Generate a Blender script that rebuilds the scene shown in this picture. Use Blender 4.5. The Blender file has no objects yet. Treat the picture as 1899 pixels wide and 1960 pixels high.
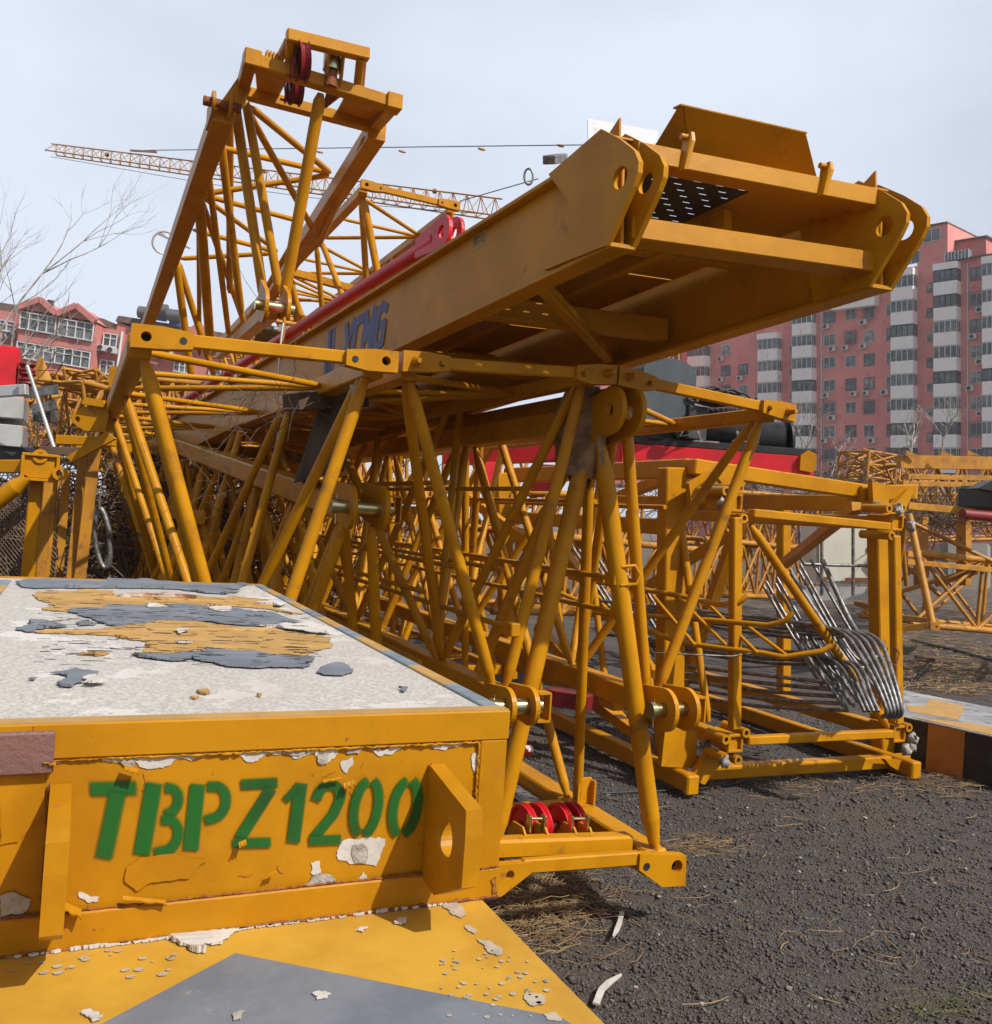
import bpy, math, random
import numpy as np
from mathutils import Vector, Matrix, noise
random.seed(7); rng = np.random.default_rng(7)
sc = bpy.context.scene
C = sc.collection
GZ = 0.22                       # height of the stack's datum over the gravel
CAMZ = 1.65 + GZ
# ---------------- camera: calibrated from the yard's vanishing points ----------------
FPX, CX, CY = 1750.0, 949.5, 980.0
va = np.array([150-CX, -(940-CY), FPX]); vb = np.array([4778-CX, -(1250-CY), FPX])
AA = va/np.linalg.norm(va); BB = vb - vb.dot(AA)*AA; BB /= np.linalg.norm(BB); UU = np.cross(BB, AA)
if UU[1] < 0: UU = -UU
RR = Vector((BB[0], AA[0], UU[0])); UP = Vector((BB[1], AA[1], UU[1])); FF = Vector((BB[2], AA[2], UU[2]))
CAM = Vector((0, 0, CAMZ))
cd = bpy.data.cameras.new('camera'); cam = bpy.data.objects.new('camera', cd); C.objects.link(cam)
m3 = Matrix((RR, UP, -FF)).transposed()
cam.matrix_world = Matrix.Translation(CAM) @ m3.to_4x4()
cd.sensor_fit = 'HORIZONTAL'; cd.sensor_width = 36; cd.lens = FPX/1899*36
cd.clip_start = 0.05; cd.clip_end = 3000
sc.camera = cam
# ---------------- light ----------------
SUN = Vector((0.322, -0.594, 0.737)).normalized()
sl = bpy.data.lights.new('sun', 'SUN'); sl.energy = 5.0; sl.angle = math.radians(0.6); sl.color = (1.0, 0.955, 0.89)
so = bpy.data.objects.new('sun', sl); C.objects.link(so)
so.rotation_euler = SUN.to_track_quat('Z', 'Y').to_euler(); so.location = (3, -6, 12)
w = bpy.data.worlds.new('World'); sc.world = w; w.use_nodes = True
nt = w.node_tree; nt.nodes.clear()
def N(nt, t, **k):
    n = nt.nodes.new(t)
    for a, b in k.items(): setattr(n, a, b)
    return n
sky = N(nt, 'ShaderNodeTexSky', sky_type='NISHITA', sun_disc=False)
sky.sun_elevation = math.asin(SUN.z); sky.sun_rotation = math.atan2(SUN.x, SUN.y); sky.dust_density = 3.5; sky.air_density = 1.2; sky.ozone_density = 1.5
bg1 = N(nt, 'ShaderNodeBackground'); bg1.inputs[1].default_value = 0.07
bg2 = N(nt, 'ShaderNodeBackground'); bg2.inputs[0].default_value = (0.735, 0.80, 0.925, 1); bg2.inputs[1].default_value = 1.12
tc = N(nt, 'ShaderNodeTexCoord'); mp = N(nt, 'ShaderNodeMapping'); mp.inputs[3].default_value = (1, 1, 2.2)
nz = N(nt, 'ShaderNodeTexNoise'); nz.inputs['Scale'].default_value = 1.7; nz.inputs['Detail'].default_value = 5; nz.inputs['Roughness'].default_value = 0.5
rp = N(nt, 'ShaderNodeValToRGB'); rp.color_ramp.elements[0].position = 0.3; rp.color_ramp.elements[0].color = (0.62,)*3+(1,); rp.color_ramp.elements[1].position = 0.66; rp.color_ramp.elements[1].color = (0.97,)*3+(1,)
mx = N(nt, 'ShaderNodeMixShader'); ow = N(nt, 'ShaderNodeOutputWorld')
L = nt.links.new
L(tc.outputs['Generated'], mp.inputs[0]); L(mp.outputs[0], nz.inputs['Vector']); L(nz.outputs['Fac'], rp.inputs[0])
# thin cloud near the horizon; unseen overhead part dimmed to cut fill light
sz_ = N(nt, 'ShaderNodeSeparateXYZ'); el_ = N(nt, 'ShaderNodeMapRange'); el_.inputs[1].default_value = 0.62; el_.inputs[2].default_value = 0.9; el_.inputs[3].default_value = 1.0; el_.inputs[4].default_value = 0.25
ml_ = N(nt, 'ShaderNodeMath', operation='MULTIPLY'); L(tc.outputs['Generated'], sz_.inputs[0]); L(sz_.outputs[2], el_.inputs[0]); L(el_.outputs[0], ml_.inputs[0]); L(rp.outputs[0], ml_.inputs[1])
L(sky.outputs[0], bg1.inputs[0]); vd_ = N(nt, 'ShaderNodeVectorMath', operation='DOT_PRODUCT'); vd_.inputs[1].default_value = (0.42, 0.91, 0.0); az_ = N(nt, 'ShaderNodeMapRange'); az_.inputs[1].default_value = 0.0; az_.inputs[2].default_value = 0.72; az_.inputs[3].default_value = 0.5; az_.inputs[4].default_value = 1.0  # unseen sky beside and behind the camera dimmed to deepen the shade
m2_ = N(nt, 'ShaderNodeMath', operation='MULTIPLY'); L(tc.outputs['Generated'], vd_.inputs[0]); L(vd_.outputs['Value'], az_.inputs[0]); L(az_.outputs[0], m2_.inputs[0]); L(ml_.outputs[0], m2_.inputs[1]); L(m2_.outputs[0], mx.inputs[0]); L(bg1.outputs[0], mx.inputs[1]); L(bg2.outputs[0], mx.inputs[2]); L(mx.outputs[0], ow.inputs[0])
sc.view_settings.view_transform = 'Standard'; sc.view_settings.look = 'None'; sc.view_settings.gamma = 1; sc.view_settings.exposure = 0.0
# ---------------- pixel rays (reference picture at 1899 x 1960) to points in the yard ----------------
def ray(x, y): return RR*((x-CX)/FPX) + UP*(-(y-CY)/FPX) + FF
def PY(x, y, Y): r = ray(x, y); return CAM + r*(Y/r.y)
def PX(x, y, X): r = ray(x, y); return CAM + r*(X/r.x)
def PZ(x, y, Z): r = ray(x, y); return CAM + r*((Z-CAM.z)/r.z)
def PD(x, y, d): return CAM + ray(x, y)*d
def proj(p):
    d = Vector(p)-CAM; f = d.dot(FF); return CX+FPX*d.dot(RR)/f, CY-FPX*d.dot(UP)/f, f
# ---------------- mesh builder ----------------
X_, Y_, Z_ = Vector((1, 0, 0)), Vector((0, 1, 0)), Vector((0, 0, 1))
class MB:
    def __init__(s): s.v = []; s.f = []; s.sm = []
    def add(s, vs, fs, smooth=False):
        o = len(s.v); s.v += [tuple(v) for v in vs]
        for q in fs: s.f.append(tuple(o+i for i in q)); s.sm.append(smooth)
        return s
    def hexa(s, p):   # 8 points: bottom 4, top 4
        return s.add(p, [(3, 2, 1, 0), (4, 5, 6, 7), (0, 1, 5, 4), (1, 2, 6, 5), (2, 3, 7, 6), (3, 0, 4, 7)])
    def frame(s, c, ex, ey, ez, bev=0.0):   # box centre + half vectors, optional chamfer
        c = Vector(c)
        if bev <= 0:
            return s.hexa([c+ex*a+ey*b+ez*g for g in (-1, 1) for a, b in ((-1, -1), (1, -1), (1, 1), (-1, 1))])
        lx, ly, lz = ex.length, ey.length, ez.length
        k = min(bev, 0.45*min(lx, ly, lz)); fx, fy, fz = 1-k/lx, 1-k/ly, 1-k/lz
        vs = []; idx = {}
        for i in (-1, 1):
            for j in (-1, 1):
                for l in (-1, 1):
                    for t, (a, b, g) in enumerate(((1, fy, fz), (fx, 1, fz), (fx, fy, 1))):
                        idx[i, j, l, t] = len(vs); vs.append(c+ex*i*a+ey*j*b+ez*l*g)
        fs = []
        def quad(a, b, cc, d):
            fs.append((a, b, cc, d))
        for i in (-1, 1):
            q = [idx[i, j, l, 0] for j, l in ((-1, -1), (1, -1), (1, 1), (-1, 1))]; quad(*(q if i > 0 else q[::-1]))
            q = [idx[j, i, l, 1] for j, l in ((-1, -1), (-1, 1), (1, 1), (1, -1))]; quad(*(q if i > 0 else q[::-1]))
            q = [idx[j, l, i, 2] for j, l in ((-1, -1), (1, -1), (1, 1), (-1, 1))]; quad(*(q if i > 0 else q[::-1]))
        for i in (-1, 1):
            for j in (-1, 1):
                fs.append((idx[i, j, -1, 0], idx[i, j, 1, 0], idx[i, j, 1, 1], idx[i, j, -1, 1]))
                fs.append((idx[i, -1, j, 0], idx[i, 1, j, 0], idx[i, 1, j, 2], idx[i, -1, j, 2]))
                fs.append((idx[-1, i, j, 1], idx[1, i, j, 1], idx[1, i, j, 2], idx[-1, i, j, 2]))
                for l in (-1, 1): fs.append(tuple(idx[i, j, l, t] for t in range(3)))
        return s.add(vs, fs)
    def box(s, x0, x1, y0, y1, z0, z1, bev=0.0):
        return s.frame(((x0+x1)/2, (y0+y1)/2, (z0+z1)/2), X_*(x1-x0)/2, Y_*(y1-y0)/2, Z_*(z1-z0)/2, bev)
    def beam(s, p, q, w_, h, up=Z_, bev=0.004):
        p, q = Vector(p), Vector(q); d = (q-p); l = d.length; d.normalize()
        up = Vector(up); sx = d.cross(up)
        if sx.length < 1e-3: sx = d.cross(X_)
        sx.normalize(); uz = sx.cross(d).normalized()
        return s.frame((p+q)/2, sx*w_/2, d*l/2, uz*h/2, bev)
    def tube(s, p, q, r, n=10, r2=None, cap=True):
        p, q = Vector(p), Vector(q); d = (q-p).normalized(); a = d.orthogonal().normalized(); b = d.cross(a); r2 = r if r2 is None else r2
        ring = [(a*math.cos(2*math.pi*i/n)+b*math.sin(2*math.pi*i/n)) for i in range(n)]
        vs = [p+e*r for e in ring]+[q+e*r2 for e in ring]
        s.add(vs, [(i, (i+1) % n, n+(i+1) % n, n+i) for i in range(n)], True)
        if cap: s.add(vs, [tuple(range(n))[::-1], tuple(range(n, 2*n))])
        return s
    def strut(s, p, q, r, n=10, fl=0.09):     # tube with flattened ends, as on welded lattice booms
        p, q = Vector(p), Vector(q); d = q-p; l = d.length; e = d/l*min(fl, l*0.2)
        s.tube(p, p+e, r*0.5, n, r, False); s.tube(p+e, q-e, r, n, cap=False); return s.tube(q-e, q, r, n, r*0.5, False)
    def path(s, pts, r, n=8, closed=False):
        pts = [Vector(p) for p in pts]; m = len(pts); rings = []
        a = None
        for i, p in enumerate(pts):
            if closed: t = pts[(i+1) % m]-pts[i-1]
            else: t = pts[min(i+1, m-1)]-pts[max(i-1, 0)]
            t.normalize()
            if a is None: a = t.orthogonal().normalized()
            a = (a - t*a.dot(t)); a.normalize(); b = t.cross(a)
            rr = r[i] if isinstance(r, (list, tuple)) else r
            rings.append([p+(a*math.cos(2*math.pi*k/n)+b*math.sin(2*math.pi*k/n))*rr for k in range(n)])
        vs = [v for g in rings for v in g]; fs = []
        for i in range(m if closed else m-1):
            j = (i+1) % m
            fs += [(i*n+k, i*n+(k+1) % n, j*n+(k+1) % n, j*n+k) for k in range(n)]
        s.add(vs, fs, True)
        if not closed: s.add(vs, [tuple(range(n))[::-1], tuple(range((m-1)*n, m*n))])
        return s
    def ngon(s, pts, nrm, th, hole=None, hn=20):   # flat plate; hole = (centre, radius)
        pts = [Vector(p) for p in pts]; nrm = Vector(nrm).normalized(); o = nrm*th/2
        m = len(pts)
        if hole is None:
            vs = [p+o for p in pts]+[p-o for p in pts]
            return s.add(vs, [tuple(range(m)), tuple(range(2*m-1, m-1, -1))]+[(i, m+i, m+(i+1) % m, (i+1) % m) for i in range(m)])
        c, r = Vector(hole[0]), hole[1]
        a = (pts[0]-c); a -= nrm*a.dot(nrm); a.normalize(); b = nrm.cross(a)
        # resample the outline by angle, keeping corners
        ang = sorted(set([round(2*math.pi*i/hn, 5) for i in range(hn)]+[round(math.atan2((p-c).dot(b), (p-c).dot(a)) % (2*math.pi), 5) for p in pts]))
        outer = []
        P2 = [((p-c).dot(a), (p-c).dot(b)) for p in pts]
        for t in ang:
            dx, dy = math.cos(t), math.sin(t); best = None
            for i in range(m):
                x1, y1 = P2[i]; x2, y2 = P2[(i+1) % m]; ex, ey = x2-x1, y2-y1
                den = dx*ey-dy*ex
                if abs(den) < 1e-9: continue
                u = (x1*ey-y1*ex)/den; v = (x1*dy-y1*dx)/den
                if u > 0 and -1e-4 <= v <= 1+1e-4 and (best is None or u < best): best = u
            best = best or r*1.5
            outer.append(c+a*dx*best+b*dy*best)
        inner = [c+(a*math.cos(t)+b*math.sin(t))*r for t in ang]; k = len(ang)
        vs = [p+o for p in outer]+[p+o for p in inner]+[p-o for p in outer]+[p-o for p in inner]; fs = []
        for i in range(k):
            j = (i+1) % k
            fs += [(i, j, k+j, k+i), (2*k+j, 2*k+i, 3*k+i, 3*k+j), (i, 2*k+i, 2*k+j, j), (k+i, k+j, 3*k+j, 3*k+i)]
        return s.add(vs, fs)
    def disc_ring(s, c, ax, prof, n=28):     # lathe: prof = [(radius, offset)], closed profile
        c, ax = Vector(c), Vector(ax).normalized(); a = ax.orthogonal().normalized(); b = ax.cross(a); m = len(prof)
        vs = []
        for i in range(n):
            e = a*math.cos(2*math.pi*i/n)+b*math.sin(2*math.pi*i/n)
            vs += [c+e*r+ax*o for r, o in prof]
        fs = []
        for i in range(n):
            j = (i+1) % n
            for k in range(m): fs.append((i*m+k, j*m+k, j*m+(k+1) % m, i*m+(k+1) % m))
        return s.add(vs, fs, False)
    def ell(s, c, rx, ry, rz, n=8):
        c = Vector(c); vs = []; fs = []
        for i in range(n+1):
            t = math.pi*i/n
            for k in range(2*n):
                u = math.pi*k/n; vs.append(c+Vector((rx*math.sin(t)*math.cos(u), ry*math.sin(t)*math.sin(u), rz*math.cos(t))))
        for i in range(n):
            for k in range(2*n):
                fs.append((i*2*n+k, i*2*n+(k+1) % (2*n), (i+1)*2*n+(k+1) % (2*n), (i+1)*2*n+k))
        return s.add(vs, fs, True)
    def out(s, name, mat, parent=None, **k):
        me = bpy.data.meshes.new(name)
        off = parent_loc(parent) if parent is not None else Vector(k.get('base', (0, 0, 0)))
        me.from_pydata([(v[0]-off.x, v[1]-off.y, v[2]-off.z) for v in s.v], [], s.f)
        me.polygons.foreach_set('use_smooth', s.sm)
        mats = mat if isinstance(mat, (list, tuple)) else [mat]
        for q in mats: me.materials.append(q)
        me.validate(); me.update()
        o = bpy.data.objects.new(name, me); C.objects.link(o)
        if parent is not None: o.parent = parent
        else: o.location = off
        for a in ('label', 'category', 'group', 'kind'):
            if a in k: o[a] = k[a]
        return o
def parent_loc(p):
    v = Vector((0, 0, 0))
    while p is not None: v += p.location; p = p.parent
    return v
def thing(name, label, cat, loc, group=None):
    o = bpy.data.objects.new(name, None); C.objects.link(o); o.location = loc; o.empty_display_size = 0.1
    o['label'] = label; o['category'] = cat
    if group: o['group'] = group
    return o
def dup(root, loc, label, rotz=0, group=None):
    def cp(o, par):
        c = o.copy(); C.objects.link(c)
        if par is not None: c.parent = par
        for ch in [x for x in bpy.data.objects if x.parent == o]: cp(ch, c)
        return c
    r = cp(root, None); r.location = loc; r.rotation_euler = (0, 0, rotz); r['label'] = label
    if group: r['group'] = group
    return r
# ---------------- materials ----------------
MATS = {}
def mat(name, col, rough=0.5, metal=0.0, col2=None, scale=6.0, lo=0.42, hi=0.62, bump=0.0, bscale=60.0, coat=0.0, detail=5, spec=0.5, dirt=None, dscale=14.0, dlo=0.6, dhi=0.7, stretch=None, chips=None):
    m = bpy.data.materials.new(name); m.use_nodes = True; t = m.node_tree; b = t.nodes['Principled BSDF']; Lk = t.links.new
    b.inputs['Roughness'].default_value = rough; b.inputs['Metallic'].default_value = metal; b.inputs['Specular IOR Level'].default_value = spec
    b.inputs['Base Color'].default_value = (*col, 1); b.inputs['Coat Weight'].default_value = coat
    tcn = N(t, 'ShaderNodeTexCoord'); vec = tcn.outputs['Object']
    if stretch:
        mpn = N(t, 'ShaderNodeMapping'); mpn.inputs[3].default_value = stretch; Lk(vec, mpn.inputs[0]); vec = mpn.outputs[0]
    last = None
    def layer(c1, c2, sc_, a, bb, base, det=5):
        n = N(t, 'ShaderNodeTexNoise'); n.inputs['Scale'].default_value = sc_; n.inputs['Detail'].default_value = det; n.inputs['Roughness'].default_value = 0.6
        r = N(t, 'ShaderNodeMapRange'); r.inputs[1].default_value = a; r.inputs[2].default_value = bb
        x = N(t, 'ShaderNodeMix', data_type='RGBA'); Lk(vec, n.inputs['Vector']); Lk(n.outputs['Fac'], r.inputs[0]); Lk(r.outputs[0], x.inputs[0])
        if base is None: x.inputs[6].default_value = (*c1, 1)
        else: Lk(base, x.inputs[6])
        x.inputs[7].default_value = (*c2, 1); return x.outputs[2]
    if col2 is not None: last = layer(col, col2, scale, lo, hi, None, detail)
    if dirt is not None: last = layer(col, dirt, dscale, dlo, dhi, last, 8)
    if chips is not None: last = layer(col, chips, 75, 0.695, 0.72, last, 9)
    if last is not None: Lk(last, b.inputs['Base Color'])
    if bump > 0:
        n = N(t, 'ShaderNodeTexNoise'); n.inputs['Scale'].default_value = bscale; n.inputs['Detail'].default_value = 4
        bp = N(t, 'ShaderNodeBump'); bp.inputs['Strength'].default_value = bump; bp.inputs['Distance'].default_value = 0.01
        Lk(vec, n.inputs['Vector']); Lk(n.outputs['Fac'], bp.inputs['Height']); Lk(bp.outputs[0], b.inputs['Normal'])
    MATS[name] = m; return m
YEL = mat('yellow_paint', (0.50, 0.218, 0.003), 0.40, col2=(0.41, 0.17, 0.003), scale=3, bump=0.10, bscale=25, spec=0.18, chips=(0.20, 0.085, 0.02), dirt=(0.24, 0.10, 0.02), dscale=9, dlo=0.60, dhi=0.74)
YEL2 = mat('yellow_paint_weathered', (0.46, 0.20, 0.008), 0.55, col2=(0.33, 0.135, 0.008), scale=5, bump=0.15, bscale=30, dirt=(0.2, 0.08, 0.03), dscale=12, dlo=0.56, dhi=0.7)
YFAR = mat('yellow_paint_far', (0.48, 0.22, 0.02), 0.6, col2=(0.34, 0.14, 0.015), scale=1.5)
YCH = mat('chalky_yellow_paint', (0.42, 0.245, 0.075), 0.75, col2=(0.35, 0.20, 0.055), scale=12, bump=0.1, bscale=90)
YBR = mat('bright_yellow_block_paint', (0.52, 0.29, 0.03), 0.55, col2=(0.42, 0.22, 0.02), scale=5, bump=0.12, bscale=18, dirt=(0.42, 0.20, 0.05), dscale=5, dlo=0.60, dhi=0.78)
YBF = mat('ballast_face_paint', (0.43, 0.188, 0.003), 0.45, col2=(0.36, 0.15, 0.003), scale=7, bump=0.32, bscale=9, spec=0.2, chips=(0.20, 0.075, 0.015), dirt=(0.34, 0.13, 0.02), dscale=22, dlo=0.64, dhi=0.75)
GRY = mat('slate_grey_paint', (0.125, 0.14, 0.165), 0.6, col2=(0.16, 0.175, 0.20), scale=9, bump=0.12, bscale=60, dirt=(0.25, 0.24, 0.23), dscale=25, dlo=0.66, dhi=0.72)
RED = mat('red_paint', (0.62, 0.008, 0.018), 0.40, col2=(0.48, 0.008, 0.014), scale=4, bump=0.05, dirt=(0.16, 0.02, 0.015), dscale=18, dlo=0.62, dhi=0.7)
DRED = mat('dark_red_paint', (0.22, 0.012, 0.015), 0.45, col2=(0.15, 0.01, 0.012), scale=5)
PRIM = mat('white_primer', (0.52, 0.49, 0.45), 0.8, col2=(0.44, 0.41, 0.37), scale=18, bump=0.2, bscale=70)
CONC = mat('bare_concrete', (0.36, 0.33, 0.29), 0.9, col2=(0.24, 0.21, 0.18), scale=40, bump=0.5, bscale=120)
RUST = mat('rust', (0.16, 0.045, 0.015), 0.85, col2=(0.30, 0.10, 0.02), scale=60, bump=0.5, bscale=150)
GRN = mat('green_spray', (0.002, 0.095, 0.006), 0.55, col2=(0.003, 0.055, 0.004), scale=9)
ZINC = mat('zinc_pin', (0.55, 0.48, 0.24), 0.22, 0.95, col2=(0.42, 0.45, 0.28), scale=12)
GALV = mat('galvanised_steel', (0.26, 0.26, 0.26), 0.5, 0.7, col2=(0.12, 0.11, 0.10), scale=20, bump=0.1, bscale=80)
DKST = mat('dark_steel', (0.035, 0.037, 0.04), 0.5, 0.3, col2=(0.06, 0.06, 0.065), scale=10)
BLK = mat('black_paint', (0.012, 0.012, 0.014), 0.45, col2=(0.025, 0.024, 0.024), scale=8)
WOOD = mat('weathered_timber', (0.10, 0.062, 0.038), 0.9, col2=(0.04, 0.025, 0.016), scale=4, bump=0.6, bscale=30, stretch=(1, 1, 0.12))
ALU = mat('pale_aluminium', (0.55, 0.55, 0.54), 0.45, 0.5, col2=(0.42, 0.42, 0.41), scale=3, bump=0.06)
WRAP = mat('woven_plastic_wrap', (0.34, 0.20, 0.10), 0.8, col2=(0.17, 0.10, 0.05), scale=14, bump=0.9, bscale=45)
RAG = mat('white_wadding', (0.40, 0.37, 0.33), 0.9, col2=(0.20, 0.17, 0.14), scale=30, bump=1.0, bscale=60)
CREAM = mat('cream_cabinet_paint', (0.62, 0.60, 0.50), 0.5, col2=(0.56, 0.54, 0.45), scale=2, bump=0.03)
BRN = mat('pinkish_brown_plate', (0.17, 0.085, 0.07), 0.55, col2=(0.13, 0.065, 0.055), scale=10, bump=0.25, bscale=160)
BLUE = mat('dark_blue_lettering', (0.045, 0.055, 0.16), 0.5, col2=(0.06, 0.06, 0.13), scale=6)
ROPE = mat('dry_stalks', (0.34, 0.23, 0.11), 0.9, col2=(0.22, 0.14, 0.07), scale=8)
VINE = mat('dry_vines', (0.10, 0.065, 0.04), 0.9, col2=(0.16, 0.11, 0.07), scale=8)
BARK = mat('pale_bark', (0.42, 0.38, 0.34), 0.9, col2=(0.18, 0.15, 0.13), scale=4, bump=0.4, bscale=20)
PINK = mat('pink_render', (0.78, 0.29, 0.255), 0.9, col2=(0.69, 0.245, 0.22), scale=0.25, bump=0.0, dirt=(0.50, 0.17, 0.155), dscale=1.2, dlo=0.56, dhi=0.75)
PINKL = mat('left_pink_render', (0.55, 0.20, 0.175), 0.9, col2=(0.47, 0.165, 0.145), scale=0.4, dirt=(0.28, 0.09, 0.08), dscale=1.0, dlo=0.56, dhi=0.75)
WHT = mat('off_white_balcony', (0.92, 0.89, 0.84), 0.85, col2=(0.86, 0.83, 0.78), scale=0.8, dirt=(0.34, 0.32, 0.30), dscale=2, dlo=0.62, dhi=0.8, stretch=(1, 1, 0.25))
FRM = mat('window_frame_white', (0.62, 0.62, 0.62), 0.6)
FRD = mat('window_frame_dark', (0.03, 0.035, 0.04), 0.5)
GLS = mat('window_glass', (0.05, 0.06, 0.065), 0.12, col2=(0.14, 0.16, 0.17), scale=0.9, lo=0.45, hi=0.6, spec=0.7)
ROOF = mat('brown_roof_tiles', (0.16, 0.115, 0.09), 0.9, col2=(0.10, 0.07, 0.06), scale=2)
PLAS = mat('ac_casing', (0.60, 0.58, 0.54), 0.6, col2=(0.50, 0.48, 0.44), scale=3)
RIM = mat('ballast_rim_grey', (0.15, 0.185, 0.21), 0.6, col2=(0.22, 0.25, 0.27), scale=14, bump=0.2, bscale=70)
# ---------------- ground ----------------
def gravel_mat():
    m = bpy.data.materials.new('gravel'); m.use_nodes = True; t = m.node_tree; b = t.nodes['Principled BSDF']; Lk = t.links.new
    b.inputs['Roughness'].default_value = 0.85
    tcn = N(t, 'ShaderNodeTexCoord')
    v = N(t, 'ShaderNodeTexVoronoi'); v.inputs['Scale'].default_value = 75; Lk(tcn.outputs['Object'], v.inputs['Vector'])
    v2 = N(t, 'ShaderNodeTexVoronoi'); v2.inputs['Scale'].default_value = 190; Lk(tcn.outputs['Object'], v2.inputs['Vector'])
    n = N(t, 'ShaderNodeTexNoise'); n.inputs['Scale'].default_value = 0.7; n.inputs['Detail'].default_value = 6; Lk(tcn.outputs['Object'], n.inputs['Vector'])
    r = N(t, 'ShaderNodeValToRGB'); e = r.color_ramp.elements; e[0].color = (0.040, 0.031, 0.028, 1); e[1].color = (0.155, 0.135, 0.124, 1)
    Lk(v.outputs['Color'], r.inputs[0])
    mr = N(t, 'ShaderNodeMapRange'); mr.inputs[1].default_value = 0.5; mr.inputs[2].default_value = 0.7; Lk(n.outputs['Fac'], mr.inputs[0])
    x = N(t, 'ShaderNodeMix', data_type='RGBA'); Lk(mr.outputs[0], x.inputs[0]); Lk(r.outputs[0], x.inputs[6]); x.inputs[7].default_value = (0.14, 0.10, 0.07, 1)
    # the yard turns to bare brown earth and litter further off
    sx = N(t, 'ShaderNodeSeparateXYZ'); Lk(tcn.outputs['Object'], sx.inputs[0])
    far = N(t, 'ShaderNodeMapRange'); far.inputs[1].default_value = 11; far.inputs[2].default_value = 17; Lk(sx.outputs[1], far.inputs[0])
    n3 = N(t, 'ShaderNodeTexNoise'); n3.inputs['Scale'].default_value = 2.2; n3.inputs['Detail'].default_value = 9; Lk(tcn.outputs['Object'], n3.inputs['Vector'])
    r3 = N(t, 'ShaderNodeValToRGB'); q = r3.color_ramp.elements; q[0].position = 0.35; q[0].color = (0.05, 0.035, 0.025, 1); q[1].position = 0.68; q[1].color = (0.24, 0.17, 0.115, 1); Lk(n3.outputs['Fac'], r3.inputs[0])
    x2 = N(t, 'ShaderNodeMix', data_type='RGBA'); mm = N(t, 'ShaderNodeMath', operation='MULTIPLY'); mm.inputs[1].default_value = 0.75; Lk(far.outputs[0], mm.inputs[0]); Lk(mm.outputs[0], x2.inputs[0]); Lk(x.outputs[2], x2.inputs[6]); Lk(r3.outputs[0], x2.inputs[7])
    Lk(x2.outputs[2], b.inputs['Base Color'])
    ad = N(t, 'ShaderNodeMath', operation='ADD'); Lk(v.outputs['Distance'], ad.inputs[0]); Lk(v2.outputs['Distance'], ad.inputs[1])
    bp = N(t, 'ShaderNodeBump', invert=True); bp.inputs['Strength'].default_value = 1.0; bp.inputs['Distance'].default_value = 0.014; Lk(ad.outputs[0], bp.inputs['Height']); Lk(bp.outputs[0], b.inputs['Normal'])
    return m
GRAV = gravel_mat()
def ground():
    m = MB(); xs = list(np.linspace(-6, 14, 161)); ys = list(np.linspace(-3, 17, 161))
    nx = len(xs); vs = []
    for y in ys:
        for x in xs:
            edge = min(1, max(0, min(x+6, 14-x, y+3, 17-y)/1.5))
            vs.append((x, y, edge*0.03*(noise.noise(Vector((x*1.3, y*1.3, 0)))+0.5*noise.noise(Vector((x*5, y*5, 3))))))
    m.add(vs, [(j*nx+i, j*nx+i+1, (j+1)*nx+i+1, (j+1)*nx+i) for j in range(len(ys)-1) for i in range(nx-1)], True)
    S = 900; n0 = [(-6, -3), (14, -3), (14, 17), (-6, 17)]; f0 = [(-S, -S), (S, -S), (S, S), (-S, S)]
    m.add([(x, y, 0) for x, y in n0+f0], [(i, 4+i, 4+(i+1) % 4, (i+1) % 4)[::-1] for i in range(4)])
    m.out('ground', GRAV, kind='structure')
ground()
def gh(x, y): return 0.03*(noise.noise(Vector((x*1.3, y*1.3, 0)))+0.5*noise.noise(Vector((x*5, y*5, 3))))
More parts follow.
